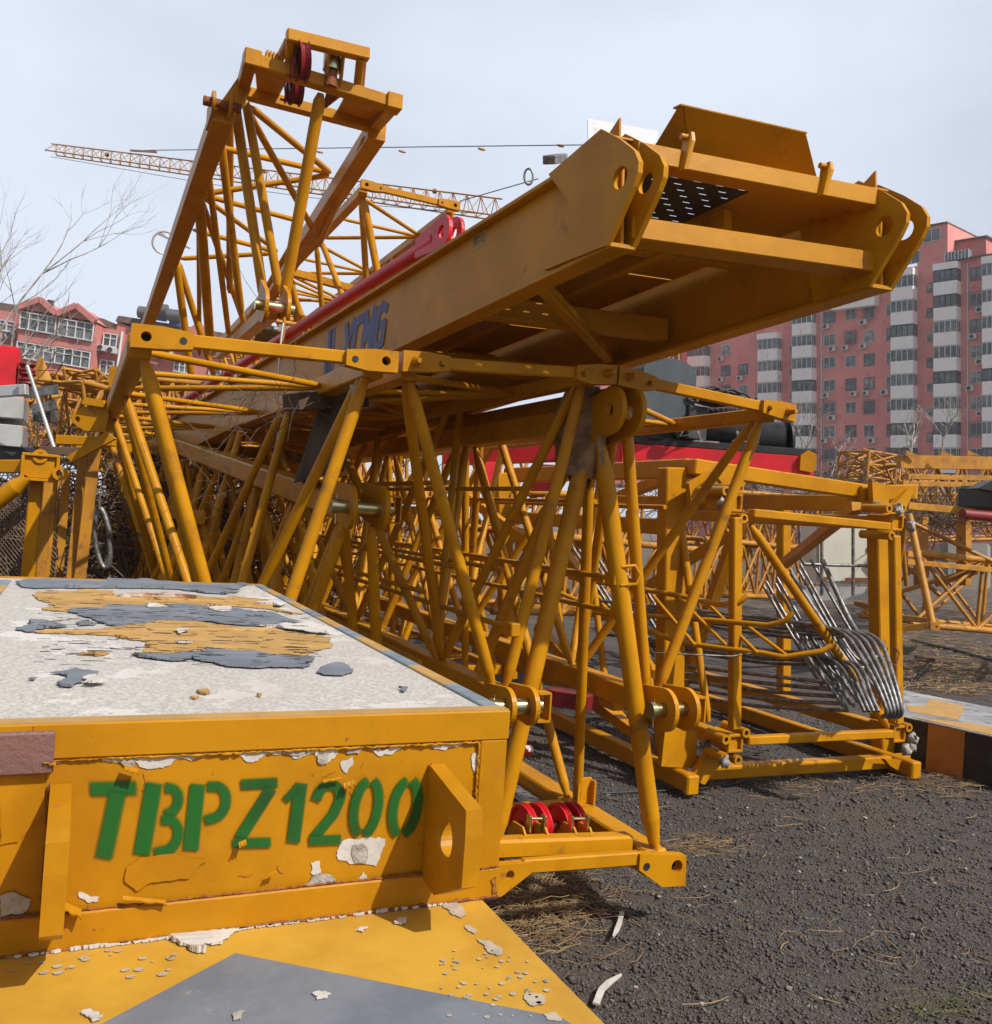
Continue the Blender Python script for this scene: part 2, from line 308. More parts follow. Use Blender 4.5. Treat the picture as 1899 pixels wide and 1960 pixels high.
def stones(n):
    base = np.array([(1, 0, 0), (-1, 0, 0), (0, 1, 0), (0, -1, 0), (0, 0, 1), (0, 0, -1), (.6, .6, .55), (-.6, .55, .5)], float)
    fc = np.array([(0, 6, 4), (6, 2, 4), (2, 7, 4), (7, 1, 4), (1, 3, 4), (3, 0, 4), (0, 2, 6), (2, 1, 7), (2, 0, 5), (1, 2, 5), (3, 1, 5), (0, 3, 5)])
    # density falls with distance
    V = []; cnt = 0
    d = 1.2+9.5*rng.random(n)**1.5; ang = rng.uniform(-0.12, 1.12, n)
    x = d*np.sin(ang); y = d*np.cos(ang)
    sz = rng.uniform(0.0035, 0.0095, n)*(1+0.06*d)
    big = rng.random(n) < 0.03; sz[big] *= 2.0
    hz = np.array([gh(a, b) for a, b in zip(x, y)])
    sc3 = sz[:, None]*rng.uniform(0.6, 1.2, (n, 3)); th = rng.uniform(0, 6.28, n)
    P = base[None]*(1+rng.uniform(-.28, .28, (n, 8, 1)))*sc3[:, None, :]
    # random tilt
    ax = rng.uniform(-.9, .9, n); c, s_ = np.cos(ax), np.sin(ax)
    py = P[..., 1]*c[:, None]-P[..., 2]*s_[:, None]; pz = P[..., 1]*s_[:, None]+P[..., 2]*c[:, None]
    c, s_ = np.cos(th), np.sin(th); qx = P[..., 0]*c[:, None]-py*s_[:, None]; qy = P[..., 0]*s_[:, None]+py*c[:, None]
    W = np.stack([qx+x[:, None], qy+y[:, None], pz*0.8+(hz+sz*0.25)[:, None]], -1).reshape(-1, 3)
    F = (fc[None]+8*np.arange(n)[:, None, None]).reshape(-1, 3)
    me = bpy.data.meshes.new('gravel'); me.vertices.add(len(W)); me.vertices.foreach_set('co', W.ravel())
    me.loops.add(F.size); me.loops.foreach_set('vertex_index', F.ravel().astype(np.int32)); me.polygons.add(len(F))
    me.polygons.foreach_set('loop_start', (np.arange(len(F))*3).astype(np.int32)); me.polygons.foreach_set('loop_total', np.full(len(F), 3, np.int32))
    me.update(calc_edges=True)
    m = bpy.data.materials.new('loose_stone'); m.use_nodes = True; t = m.node_tree; b = t.nodes['Principled BSDF']; b.inputs['Roughness'].default_value = 0.8
    tcn = N(t, 'ShaderNodeTexCoord'); v = N(t, 'ShaderNodeTexVoronoi'); v.inputs['Scale'].default_value = 30; r = N(t, 'ShaderNodeValToRGB')
    e = r.color_ramp.elements; e[0].color = (0.045, 0.035, 0.032, 1); e[1].color = (0.20, 0.178, 0.166, 1); k = r.color_ramp.elements.new(0.8); k.color = (0.09, 0.078, 0.071, 1)
    t.links.new(tcn.outputs['Object'], v.inputs['Vector']); t.links.new(v.outputs['Color'], r.inputs[0]); t.links.new(r.outputs[0], b.inputs['Base Color'])
    me.materials.append(m)
    o = bpy.data.objects.new('gravel', me); C.objects.link(o); o['kind'] = 'stuff'; o['label'] = 'loose dark grey crushed stone covering the yard'; o['category'] = 'gravel'
stones(85000)
# ---------------- flakes: thin curled sheets of paint with torn outlines ----------------
def torn(pts, depth=3, amp=0.13):
    pts = [Vector(p) for p in pts]
    for _ in range(depth):
        new = []
        for i, p in enumerate(pts):
            q = pts[(i+1) % len(pts)]; d = q-p; e = d.orthogonal(); 
            per = Vector((-d.y, d.x, 0)) if abs(d.z) < 1e-4*max(1e-6, abs(d.x)+abs(d.y)) else Vector((-d.z, 0, d.x))
            new += [p, (p+q)/2+per*random.uniform(-amp, amp)]
        pts = new
    return pts
def patch(mb, pts, nrm, off, depth=3, amp=0.13, lift=0.0, th=0.0012):
    nrm = Vector(nrm); P = torn(pts, depth, amp); c = sum(P, Vector())/len(P)
    from mathutils.geometry import tessellate_polygon
    tri = tessellate_polygon([P]); m = len(P)
    top = [p+nrm*(off+th+lift*max(0, noise.noise(p*14+Vector((5, 2, 1))))) for p in P]; bot = [p+nrm*off for p in P]
    fs = []
    for t in tri:
        a, b, cc = (P[i] for i in t)
        fs.append(t if (b-a).cross(cc-a).dot(nrm) > 0 else t[::-1])
    mb.add(top, fs); mb.add(top+bot, [(i, (i+1) % m, m+(i+1) % m, m+i) for i in range(m)])
# ---------------- the two near ballast blocks ----------------
ZT = 1.36+GZ; ZB = 1.083+GZ; YF = 1.236
xr = 0.612; xl = -0.55; yb = 3.30
blk = thing('ballast_block', 'yellow framed ballast block stencilled TBPZ1200 with paint peeling off its white top', 'ballast block', (0.03, 2.2, ZB), 'concrete ballast blocks')
def annulus_top(mb, x0, x1, y0, y1, z, c, r, n=40):
    co = [(x1, y0), (x1, y1), (x0, y1), (x0, y0)]
    ang = sorted(set([2*math.pi*i/n for i in range(n)]+[math.atan2(y-c[1], x-c[0]) % (2*math.pi) for x, y in co]))
    out_, inn = [], []
    for t in ang:
        dx, dy = math.cos(t), math.sin(t); k = 1e9
        if dx > 1e-9: k = min(k, (x1-c[0])/dx)
        if dx < -1e-9: k = min(k, (x0-c[0])/dx)
        if dy > 1e-9: k = min(k, (y1-c[1])/dy)
        if dy < -1e-9: k = min(k, (y0-c[1])/dy)
        out_.append((c[0]+dx*k, c[1]+dy*k, z)); inn.append((c[0]+dx*r, c[1]+dy*r, z))
    k = len(ang); mb.add(out_+inn, [(i, (i+1) % k, k+(i+1) % k, k+i) for i in range(k)])
    return inn
def chipped_top():
    m = bpy.data.materials.new('chipped_primer_over_concrete'); m.use_nodes = True; t = m.node_tree; b = t.nodes['Principled BSDF']; Lk = t.links.new; b.inputs['Roughness'].default_value = 0.85
    tcn = N(t, 'ShaderNodeTexCoord'); mpn = N(t, 'ShaderNodeMapping'); mpn.inputs[3].default_value = (1, 0.8, 1); Lk(tcn.outputs['Object'], mpn.inputs[0])
    def nz_(s, d, r=0.6):
        n = N(t, 'ShaderNodeTexNoise'); n.inputs['Scale'].default_value = s; n.inputs['Detail'].default_value = d; n.inputs['Roughness'].default_value = r; Lk(mpn.outputs[0], n.inputs['Vector']); return n.outputs['Fac']
    def mr(i, a, c): r = N(t, 'ShaderNodeMapRange'); r.inputs[1].default_value = a; r.inputs[2].default_value = c; Lk(i, r.inputs[0]); return r.outputs[0]
    def mix(f, a, c):
        x = N(t, 'ShaderNodeMix', data_type='RGBA'); Lk(f, x.inputs[0])
        for k, s in ((6, a), (7, c)):
            if isinstance(s, tuple): x.inputs[k].default_value = (*s, 1)
            else: Lk(s, x.inputs[k])
        return x.outputs[2]
    grit = mix(mr(nz_(160, 6), 0.4, 0.62), (0.50, 0.47, 0.435), (0.345, 0.32, 0.29))
    a = mix(mr(nz_(6.5, 9, 0.66), 0.56, 0.575), grit, (0.55, 0.52, 0.49))
    a2 = mix(mr(nz_(1.6, 7, 0.7), 0.55, 0.75), a, (0.36, 0.325, 0.28)); c = mix(mr(nz_(2.3, 9, 0.7), 0.66, 0.68), a2, (0.16, 0.18, 0.20))
    Lk(c, b.inputs['Base Color'])
    bp = N(t, 'ShaderNodeBump'); bp.inputs['Strength'].default_value = 0.45; bp.inputs['Distance'].default_value = 0.006; Lk(nz_(120, 6), bp.inputs['Height']); Lk(bp.outputs[0], b.inputs['Normal'])
    return m
def zb(x, y): return ((x/1.187)/1.5798, (1700+y/1.187)/1.5798)
def zf(x, y): return ((x/1.117)/1.5798, (1650+y/1.117)/1.5798)
ec = PZ(*zb(590, 126), ZT); 
tm = MB(); inn = annulus_top(tm, xl+0.03, xr-0.028, YF+0.03, yb-0.03, ZT, (ec.x, ec.y), 0.13)
tm.out('concrete_top', chipped_top(), blk)
hm = MB(); k = len(inn); hm.add(inn+[(a, b, ZT-0.25) for a, b, _ in inn]+[(ec.x, ec.y, ZT-0.25)], [(i, (i+1) % k, k+(i+1) % k, k+i) for i in range(k)]+[(k+i, k+(i+1) % k, 2*k) for i in range(k)])
hm.out('lifting_hole', mat('hole_rust', (0.30, 0.13, 0.07), 0.8, col2=(0.55, 0.50, 0.45), scale=18), blk)
bm_ = MB(); bm_.box(xl+0.002, xr-0.006, YF+0.008, yb, ZB, ZT-0.012, 0.003); bm_.out('steel_side_panel', YBF, blk)
fr = MB()
fr.box(xl, xr, YF, YF+0.03, ZT-0.040, ZT+0.004, 0.002)      # front top angle
fr.box(xl, xr, YF, YF+0.03, ZB, ZB+0.045, 0.002)
fr.box(xr-0.045, xr-0.002, YF+0.001, YF+0.03, ZB+0.045, ZT-0.040, 0.0015)
fr.out('angle_frame', YBF, blk); fr = MB(); fr.box(xl, xr, yb-0.03, yb, ZT-0.040, ZT+0.004, 0.002)
fr.out('angle_frame', YBF, blk)
# right-hand rim in alternating paint
segs = np.linspace(YF+0.03, yb-0.03, 12)
for kk, nm_, mt in ((0, 'rim_stripe', RIM), (1, 'rim_stripe', YCH)):
    for i in range(11):
        if i % 2 == kk:
            rm = MB(); rm.box(xr-0.028, xr, segs[i], segs[i+1], ZT-0.040, ZT+0.004, 0.0015); rm.out(nm_, mt, blk); rm = MB(); rm.box(-0.225, -0.17, segs[i]-0.1 if i else segs[i], segs[i+1]-0.1, ZT-0.002, ZT+0.0035); rm.out(nm_, mt, blk)
fr2 = MB(); fr2.box(xl+.002, xr-0.002, YF+0.002, YF+0.0295, ZT+0.0035, ZT+0.0055); fr2.out('front_rim', YCH, blk)
# weld bead and rust line round the front panel
wb = MB(); wr = MB()
def wob(mb, p, q, r, n, j):
    p, q = Vector(p), Vector(q); pts = []
    for i in range(n+1): pts.append(p.lerp(q, i/n)+Vector((random.uniform(-j, j), 0, random.uniform(-j, j))))
    mb.path(pts, [r*random.uniform(0.5, 1.5) for _ in pts], 5)
wob(wb, (-0.08, YF+0.004, ZT-0.042), (xr-0.045, YF+0.004, ZT-0.043), 0.0022, 170, 0.0012)
wob(wb, (xr-0.047, YF+0.004, ZT-0.043), (xr-0.047, YF+0.004, ZB+0.046), 0.002, 70, 0.0012)
wb.out('weld_bead', YBF, blk)
wob(wr, (-0.1, YF+0.003, ZB+0.047), (xr-0.045, YF+0.003, ZB+0.047), 0.0016, 150, 0.001)
wob(wr, (xr-0.044, YF-0.0005, ZB+0.046), (xr-0.001, YF-0.0005, ZB+0.047), 0.001, 20, 0.001)
wob(wr, (-0.1, YF-0.001, ZB+0.002), (xr-0.003, YF-0.001, ZB+0.002), 0.0022, 160, 0.0012)
for ax_ in (0.5, 0.0): wob(wr, (ax_+0.016-0.026, YF+0.003, ZB+0.06), (ax_-0.01, YF+0.003, ZT-0.07), 0.0013, 40, 0.001)
wr.out('rust_seam', RUST, blk)
# rust patches at the lug foot
rp_ = MB()
def fpatch(mb, pts, off=0.0, **k): patch(mb, [PY(*zf(*p), YF+0.008) for p in pts], (0, -1, 0), off, **k)
fpatch(rp_, [(1490, 1112), (1520, 1100), (1560, 1105), (1625, 1090), (1620, 1118), (1560, 1128), (1500, 1128)], 0.0006)
fpatch(rp_, [(1650, 1120), (1668, 1110), (1672, 1165), (1655, 1170)], 0.0088)
rp_.out('rust_stain', RUST, blk)
P1 = [[(335, 715), (360, 695), (530, 685), (740, 688), (725, 705), (690, 710), (600, 715), (575, 740), (470, 745), (460, 730), (400, 730)],
 [(780, 680), (1150, 672), (1140, 700), (1120, 720), (1090, 742), (1060, 700), (1000, 720), (960, 700), (870, 725), (830, 728)],
 [(1230, 672), (1360, 666), (1350, 690), (1280, 710)], [(1360, 665), (1480, 655), (1580, 652), (1550, 675), (1500, 690), (1440, 670)],
 [(1150, 730), (1190, 710), (1192, 740), (1170, 768), (1155, 755)], [(1595, 700), (1610, 700), (1622, 740), (1605, 768), (1596, 750)],
 [(1140, 1060), (1150, 1000), (1200, 990), (1240, 975), (1300, 990), (1290, 1030), (1270, 1080), (1220, 1072), (1180, 1075)],
 [(1048, 1105), (1050, 1070), (1080, 1065), (1082, 1105), (1060, 1112)], [(1425, 1115), (1460, 1040), (1480, 1035), (1545, 1092), (1500, 1100), (1440, 1120)],
 [(265, 1168), (335, 1185), (330, 1202), (270, 1190)], [(0, 703), (140, 700), (230, 695), (200, 735), (150, 708), (60, 712)], [(1605, 800), (1625, 790), (1632, 840), (1615, 870)],
 [(1200, 1135), (1225, 1100), (1240, 1130), (1220, 1138)], [(1612, 1040), (1628, 1035), (1626, 1090), (1612, 1100)]]
wm = MB()
for p in P1: wm = MB(); fpatch(wm, p, 0.0004, amp=0.16, depth=4); wm.out('bare_primer_patch', PRIM, blk)
P2 = [[(365, 697), (520, 690), (600, 688), (590, 700), (500, 706), (430, 704)], [(405, 712), (450, 715), (455, 745), (430, 750), (402, 728)], [(950, 676), (1110, 672), (1100, 690), (1010, 712), (955, 700)], [(1070, 705), (1110, 700), (1105, 735), (1078, 735)],
 [(1190, 1010), (1225, 1003), (1240, 1020), (1235, 1070), (1200, 1070), (1186, 1040)], [(1025, 1145), (1062, 1108), (1100, 1105), (1135, 1128), (1120, 1148), (1060, 1150)], [(1465, 1055), (1500, 1070), (1520, 1090), (1470, 1098)], [(0, 1180), (40, 1167), (105, 1190), (100, 1215), (80, 1240), (0, 1252)], [(1240, 678), (1290, 672), (1280, 692)], [(1165, 680), (1220, 680), (1210, 700), (1170, 700)]]
cm = MB()
for p in P2: cm = MB(); fpatch(cm, p, 0.0018, amp=0.12, depth=4); cm.out('bare_concrete_patch', CONC, blk)
# curled flaps hanging off the face
def flap(p0, p1, drop, out_, n=8):
    fl = MB()
    a, b = PY(*zf(*p0), YF), PY(*zf(*p1), YF); rows = []
    for i in range(5):
        t = i/4; rows.append([a.lerp(b, k/n)+Vector((0, -out_*math.sin(t*1.9)-0.002, -drop*(t if t < .6 else 1.1-t*0.9)*(0.7+0.3*math.sin(k*1.7)))) for k in range(n+1)])
    vs = [v for r in rows for v in r]; fl.add(vs, [(i*(n+1)+k, i*(n+1)+k+1, (i+1)*(n+1)+k+1, (i+1)*(n+1)+k) for i in range(4) for k in range(n)], True); fl.out('curled_paint', YBF, blk)
flap((205, 1195), (275, 1225), 0.018, 0.016); flap((420, 738), (465, 752), 0.012, 0.012); flap((415, 1180), (560, 1195), 0.012, 0.007); flap((148, 716), (190, 730), 0.01, 0.01)
flap((1160, 800), (1195, 790), 0.02, 0.008); flap((805, 1000), (830, 990), 0.015, 0.009); flap((1090, 790), (1150, 780), 0.008, 0.004); flap((905, 1105), (935, 1095), 0.005, 0.006)
# blistered skin: raised thin sheet of paint with a broken edge
bs = MB(); fpatch(bs, [(430, 1080), (480, 1050), (620, 1045), (700, 1060), (640, 1120), (570, 1130), (500, 1140), (460, 1165), (420, 1130)], 0.002, amp=0.10, lift=0.006)
bs.out('blistered_paint', YBF, blk); bs = MB(); fpatch(bs, [(0, 760), (40, 745), (160, 735), (160, 900), (60, 1000), (0, 1010)], 0.001, amp=0.06, lift=0.005)
bs.out('blistered_paint', YBF, blk)
# fine cracks wandering over the painted face
for (x, y, a0_, ln_) in ((485, 770, 80, 60), (520, 870, 170, 40), (850, 1110, 110, 50), (940, 1080, 100, 40), (620, 660, 85, 30), (560, 800, 10, 60), (1640, 700, 92, 90), (1615, 960, 92, 90), (1090, 780, -20, 50), (1180, 830, 60, 60)):
    px_, py_ = x, y; pts = []; a1_ = math.radians(a0_)
    for k in range(9): pts.append(PY(*zf(px_, py_), YF+0.0075)); a1_ += random.uniform(-.5, .5); px_ += math.cos(a1_)*ln_/8; py_ += math.sin(a1_)*ln_/8
    ck = MB(); ck.path(pts, 0.00045, 4); ck.out('paint_crack', RUST, blk)
# lifting lugs
for lx in (0.5, 0.004):
    t0 = lx
    lug = MB()
    out = [(YF+0.004, 1.286), (YF-0.03, 1.29), (1.096, 1.262), (1.096, 1.262-0.055), (1.096, 1.16), (YF-0.06, 1.125), (YF+0.004, 1.125)] if False else [(YF+0.006, 1.288), (1.098, 1.296-0.03), (1.095, 1.262-0.03), (1.096, 1.165), (YF-0.045, 1.118), (YF+0.006, 1.125)]
    lug.ngon([(t0, y, z+GZ) for y, z in out], X_, 0.024, hole=((t0, 1.166, 1.208+GZ), 0.029), hn=28)
    lug.out('lifting_lug', YBF, blk)
# nameplate (its raised print is too worn to read)
npl = MB(); npl.box(-0.3, -0.006, YF-0.008, YF+0.004, ZT-0.056, ZT-0.004, 0.004)
npl.out('nameplate', BRN, blk)
# paint sheets on the top
def tpatch(mb, pts, off=0.0, **k): patch(mb, [PZ(*zb(*p), ZT) for p in pts], (0, 0, 1), off, **k)
g = MB()
for p in [[(115, 62), (150, 70), (400, 62), (640, 80), (700, 82), (905, 85), (860, 110), (800, 118), (700, 108), (640, 100), (400, 96), (130, 98)],
          [(250, 175), (430, 160), (470, 163), (560, 165), (700, 160), (900, 180), (1050, 210), (1045, 225), (950, 235), (700, 215), (560, 212), (420, 235), (340, 215), (280, 195)],
          [(55, 240), (110, 215), (150, 212), (245, 235), (200, 240), (100, 255)],
          [(480, 338), (600, 340), (740, 310), (900, 325), (1130, 350), (1090, 365), (1095, 385), (900, 385), (780, 370), (690, 350), (620, 360), (540, 350)],
          [(180, 405), (270, 395), (355, 402), (330, 425), (280, 440), (250, 455), (215, 452), (240, 425)], [(1145, 395), (1200, 375), (1255, 385), (1250, 405), (1200, 412), (1160, 410)], [(1430, 458), (1465, 460), (1450, 472)],
          [(270, 222), (320, 218), (345, 230), (280, 232)], [(100, 425), (135, 420), (120, 430)]]:
    g = MB(); tpatch(g, p, 0.003, amp=0.20, depth=5, lift=0.016); g.out('grey_paint_sheet', GRY, blk)
yv = MB()
for p in [[(135, 108), (365, 103), (385, 125), (500, 135), (680, 140), (780, 130), (830, 128), (990, 140), (1085, 185), (1050, 190), (900, 165), (700, 155), (450, 160), (260, 180), (150, 172), (200, 150), (130, 130)],
          [(110, 252), (420, 235), (560, 212), (700, 215), (900, 240), (1100, 262), (1185, 275), (1180, 295), (1140, 320), (1100, 340), (900, 325), (740, 310), (600, 340), (500, 340), (470, 335), (535, 312), (530, 290), (430, 270), (200, 258)],
          [(275, 335), (345, 325), (395, 330), (340, 340)], [(705, 465), (745, 463), (740, 480), (715, 475)], [(680, 492), (715, 490), (700, 497)], [(920, 484), (940, 482), (935, 487)]]:
    yv = MB(); tpatch(yv, p, 0.0015, amp=0.20, depth=5, lift=0.012); yv.out('yellow_paint_sheet', YCH, blk)
wv = MB()
for p in [[(620, 255), (650, 250), (672, 262), (640, 268)], [(930, 240), (1040, 232), (1200, 262), (1130, 265), (1010, 248)], [(740, 165), (830, 180), (800, 187), (750, 178)], [(625, 295), (690, 296), (670, 305), (640, 304)], [(300, 430), (345, 418), (385, 440), (330, 452), (290, 450)], [(925, 150), (1000, 152), (1010, 165), (940, 160)], [(510, 155), (560, 158), (600, 170), (530, 172)]]:
    wv = MB(); tpatch(wv, p, 0.0075, amp=0.2, depth=4, lift=0.014); wv.out('turned_up_primer', PRIM, blk)
crk = MB()
for i in range(230):
    x, y = random.uniform(140, 1160), random.uniform(100, 380); a = PZ(*zb(x, y), ZT); l = random.uniform(.004, .022); h = random.uniform(.0008, .0022); ph = random.uniform(-.5, .5)
    patch(crk, [a+Vector((l*math.cos(ph), l*math.sin(ph)-h, 0)), a+Vector((l*math.cos(ph), l*math.sin(ph)+h, 0)), a+Vector((-l*math.cos(ph), -l*math.sin(ph)+h*2, 0)), a+Vector((-l*math.cos(ph), -l*math.sin(ph)-h, 0))], (0, 0, 1), 0.0195, depth=2, amp=.15, th=.0006)
crk.out('paint_cracks', BLK, blk, kind='stuff')
# ---- stencil lettering TBPZ1200, sprayed with soft edges ----
def soft_mat():
    m = GRN.copy(); m.name = 'green_spray_soft'; t = m.node_tree; b = t.nodes['Principled BSDF']; a = N(t, 'ShaderNodeAttribute', attribute_name='cover')
    n = N(t, 'ShaderNodeTexNoise'); n.inputs['Scale'].default_value = 900; mu = N(t, 'ShaderNodeMath', operation='MULTIPLY_ADD'); mu.inputs[1].default_value = 0.0
    t.links.new(a.outputs['Fac'], b.inputs['Alpha']); return m
class Soft:
    def __init__(s): s.v = []; s.f = []; s.a = []; s.k = 0
    def strip(s, pts, hw, fade=8):
        s.k += 1; y = YF+0.008-0.0022-0.00012*s.k
        P = [Vector((a, b)) for a, b in pts]; rows = []
        for i, p in enumerate(P):
            d = (P[min(i+1, len(P)-1)]-P[max(i-1, 0)]).normalized(); nn = Vector((-d.y, d.x)); rows.append((p, nn, 1.0))
        d0 = (P[0]-P[1]).normalized(); d1 = (P[-1]-P[-2]).normalized()
        rows = [(P[0]+d0*fade, rows[0][1], 0.0)]+rows+[(P[-1]+d1*fade, rows[-1][1], 0.0)]
        o = len(s.v)
        for p, nn, al in rows:
            for u, a in ((-hw-fade*.6, 0), (-hw+fade*.5, 1), (hw-fade*.5, 1), (hw+fade*.6, 0)):
                q = p+nn*u; s.v.append(tuple(PY(*zf(q.x, q.y), y))); s.a.append(a*al*0.96)
        for i in range(len(rows)-1):
            for j in range(3): s.f.append((o+i*4+j, o+i*4+j+1, o+(i+1)*4+j+1, o+(i+1)*4+j))
S = Soft(); 
S.strip([(312, 822), (455, 818)], 23, 14); S.strip([(397, 838), (352, 1050)], 28, 14)
S.strip([(520, 806), (479, 1040)], 28, 10)
def arc(cx, cy, rx, ry, a0, a1, sk=0.0, n=14): return [(cx+rx*math.cos(math.radians(a0+(a1-a0)*i/n))-sk*ry*math.sin(math.radians(a0+(a1-a0)*i/n)), cy+ry*math.sin(math.radians(a0+(a1-a0)*i/n))) for i in range(n+1)]
S.strip([(562, 818)]+arc(565, 862, 38, 44, -80, 85, .15), 17, 10); S.strip([(550, 925)]+arc(560, 978, 42, 52, -80, 80, .15)+[(528, 1036)], 17, 10)
S.strip([(668, 808), (645, 1026)], 26, 7); S.strip([(705, 812)]+arc(722, 866, 42, 54, -80, 85, .12)+[(696, 926)], 17, 8)
S.strip([(818, 806), (935, 800)], 17, 7); S.strip([(915, 822), (812, 985)], 20, 7); S.strip([(790, 1005), (912, 1002)], 17, 7)
S.strip([(1017, 805), (992, 1000)], 22, 6); S.strip([(1000, 822), (966, 858)], 13, 6)
S.strip([(1068, 858)]+arc(1112, 850, 38, 44, 200, 372, .1)+[(1128, 905), (1062, 985)], 17, 6); S.strip([(1048, 996), (1150, 992)], 16, 6)
for cx in (1238, 1370):
    S.strip(arc(cx, 884, 40, 92, -74, 76, .16, 18), 16, 7); S.strip(arc(cx, 884, 40, 92, 106, 256, .16, 18), 16, 7)
me = bpy.data.meshes.new('stencil_lettering'); off = blk.location
me.from_pydata([(v[0]-off.x, v[1]-off.y, v[2]-off.z) for v in S.v], [], S.f); at_ = me.attributes.new('cover', 'FLOAT', 'POINT'); at_.data.foreach_set('value', S.a); me.materials.append(soft_mat())
o = bpy.data.objects.new('stencil_lettering', me); C.objects.link(o); o.parent = blk; o['label'] = 'green sprayed letters TBPZ1200'
# ---- lower block ----
lb = thing('ballast_block', 'bright yellow ballast block painted with a grey chevron, underneath the stencilled block', 'ballast block', (0, 1.9, 0), 'concrete ballast blocks')
q = MB(); q.box(-0.62, 0.588, 0.15, 3.2, ZB-0.28, ZB-0.0, 0.004); q.out('painted_body', YBR, lb)
def lp(x, y, dz=0.0): return PZ(*zf(x, y), ZB+dz)
q = MB(); q.ngon([lp(300, 1640), lp(795, 1378), lp(1899, 1597), Vector((0.585, 0.75, ZB)), Vector((0.585, 0.55, ZB)), Vector((-0.3, 0.55, ZB))], Z_, 0.0016); q.out('grey_chevron', GRY, lb)
WORN = mat('worn_pale_spot', (0.40, 0.34, 0.26), 0.8, col2=(0.30, 0.26, 0.21), scale=40)
q = MB()
for p in [[(1500, 1210), (1530, 1205), (1575, 1250), (1560, 1262), (1520, 1245)], [(1575, 1285), (1610, 1300), (1600, 1315), (1580, 1305)], [(1615, 1330), (1660, 1340), (1700, 1380), (1685, 1390), (1640, 1365)], [(1775, 1510), (1830, 1520), (1840, 1550), (1800, 1560), (1770, 1535)], [(1830, 1585), (1870, 1580), (1899, 1610), (1850, 1605)]]:
    w_ = MB(); patch(w_, [lp(*a) for a in p], (0, 0, 1), 0.0014, amp=0.2, depth=4, th=.0004); w_.out('worn_patch', WORN, lb)
for i in range(60):
    a = lp(random.uniform(1480, 1850), random.uniform(1360, 1600)); 
    if a.x > 0.57: continue
    r = random.uniform(0.001, 0.0035); patch(q, [a+Vector((r*math.cos(k)*1.3, r*math.sin(k), 0)) for k in range(6)], (0, 0, 1), 0.0014, depth=1, th=.0004)
for i in range(26):
    a = lp(random.uniform(20, 600), random.uniform(1370, 1460)); r = random.uniform(0.001, 0.0045); patch(q, [a+Vector((r*math.cos(k)*1.5, r*math.sin(k), 0)) for k in range(6)], (0, 0, 1), 0.0014, depth=1, th=.0004)
q.out('worn_specks', WORN, lb, kind='stuff')
for z_ in (ZB-0.285,):
    q = thing('ballast_block', 'shadowed ballast block at the foot of the near stack, under the chevron block', 'ballast block', (0, 1.9, 0), 'concrete ballast blocks')
    MB().box(-0.6, 0.575, 0.2, 3.18, 0.5, ZB-0.286, 0.004).out('painted_body', YBF, q); MB().box(-0.62, 0.56, 0.18, 3.2, 0.0, 0.494, 0.004).out('plinth', CONC, q)
# loose paint pieces on the lower block
def crumb(name, pts, label, mt, lift=0.016, grp=None):
    mb = MB(); patch(mb, [lp(*a) for a in pts], (0, 0, 1), 0.002, depth=4, amp=0.24, lift=lift*1.5, th=0.0012)
    mb.out(name, mt, label=label, category='paint flake', **({'group': grp} if grp else {}))
crumb('paint_flake', [(570, 1330), (600, 1300), (680, 1295), (800, 1290), (810, 1305), (760, 1335), (750, 1350), (690, 1350), (695, 1380), (640, 1370), (600, 1350)], 'large jagged white paint flake lying below the stencilled face', PRIM)
crumb('paint_flake', [(1055, 1520), (1080, 1512), (1118, 1520), (1105, 1535), (1070, 1540)], 'small white paint flake on the right part of the grey chevron', PRIM, 0.006)
crumb('paint_flake', [(785, 1590), (800, 1578), (830, 1580), (815, 1608), (790, 1610)], 'brownish chip of primer on the middle of the grey chevron', CONC, 0.004)
crumb('paint_flake', [(272, 1585), (300, 1572), (340, 1610), (310, 1615)], 'pale curled flake at the left edge of the grey chevron', PRIM, 0.01)
crumb('paint_flake', [(1200, 1305), (1215, 1295), (1243, 1295), (1225, 1310)], 'small white flake on bright yellow paint near the lug shadow', PRIM, 0.005)
crumb('paint_flake', [(1330, 1280), (1345, 1268), (1372, 1270), (1355, 1285)], 'tiny white flake lying beside the point of the lug shadow', PRIM, 0.006)
cr = MB()
for i in range(190):
    x = random.uniform(60, 1500); yl = 1355-170*x/1610; 
    if random.random() < .5: x = random.gauss(650, 150)
    a = lp(x, 1355-170*x/1610+abs(random.gauss(0, 7))); r = random.uniform(0.001, 0.006)
    if a.y > YF-0.001: a.y = YF-0.004
    patch(cr, [a+Vector((r*math.cos(k), r*math.sin(k)*.7, 0)) for k in range(5)], (0, 0, 1), 0.001, depth=1, amp=.2, lift=0.004, th=0.002)
cr.out('paint_crumbs', PRIM, kind='stuff', label='white paint crumbs along the foot of the stencilled face', category='paint crumbs')
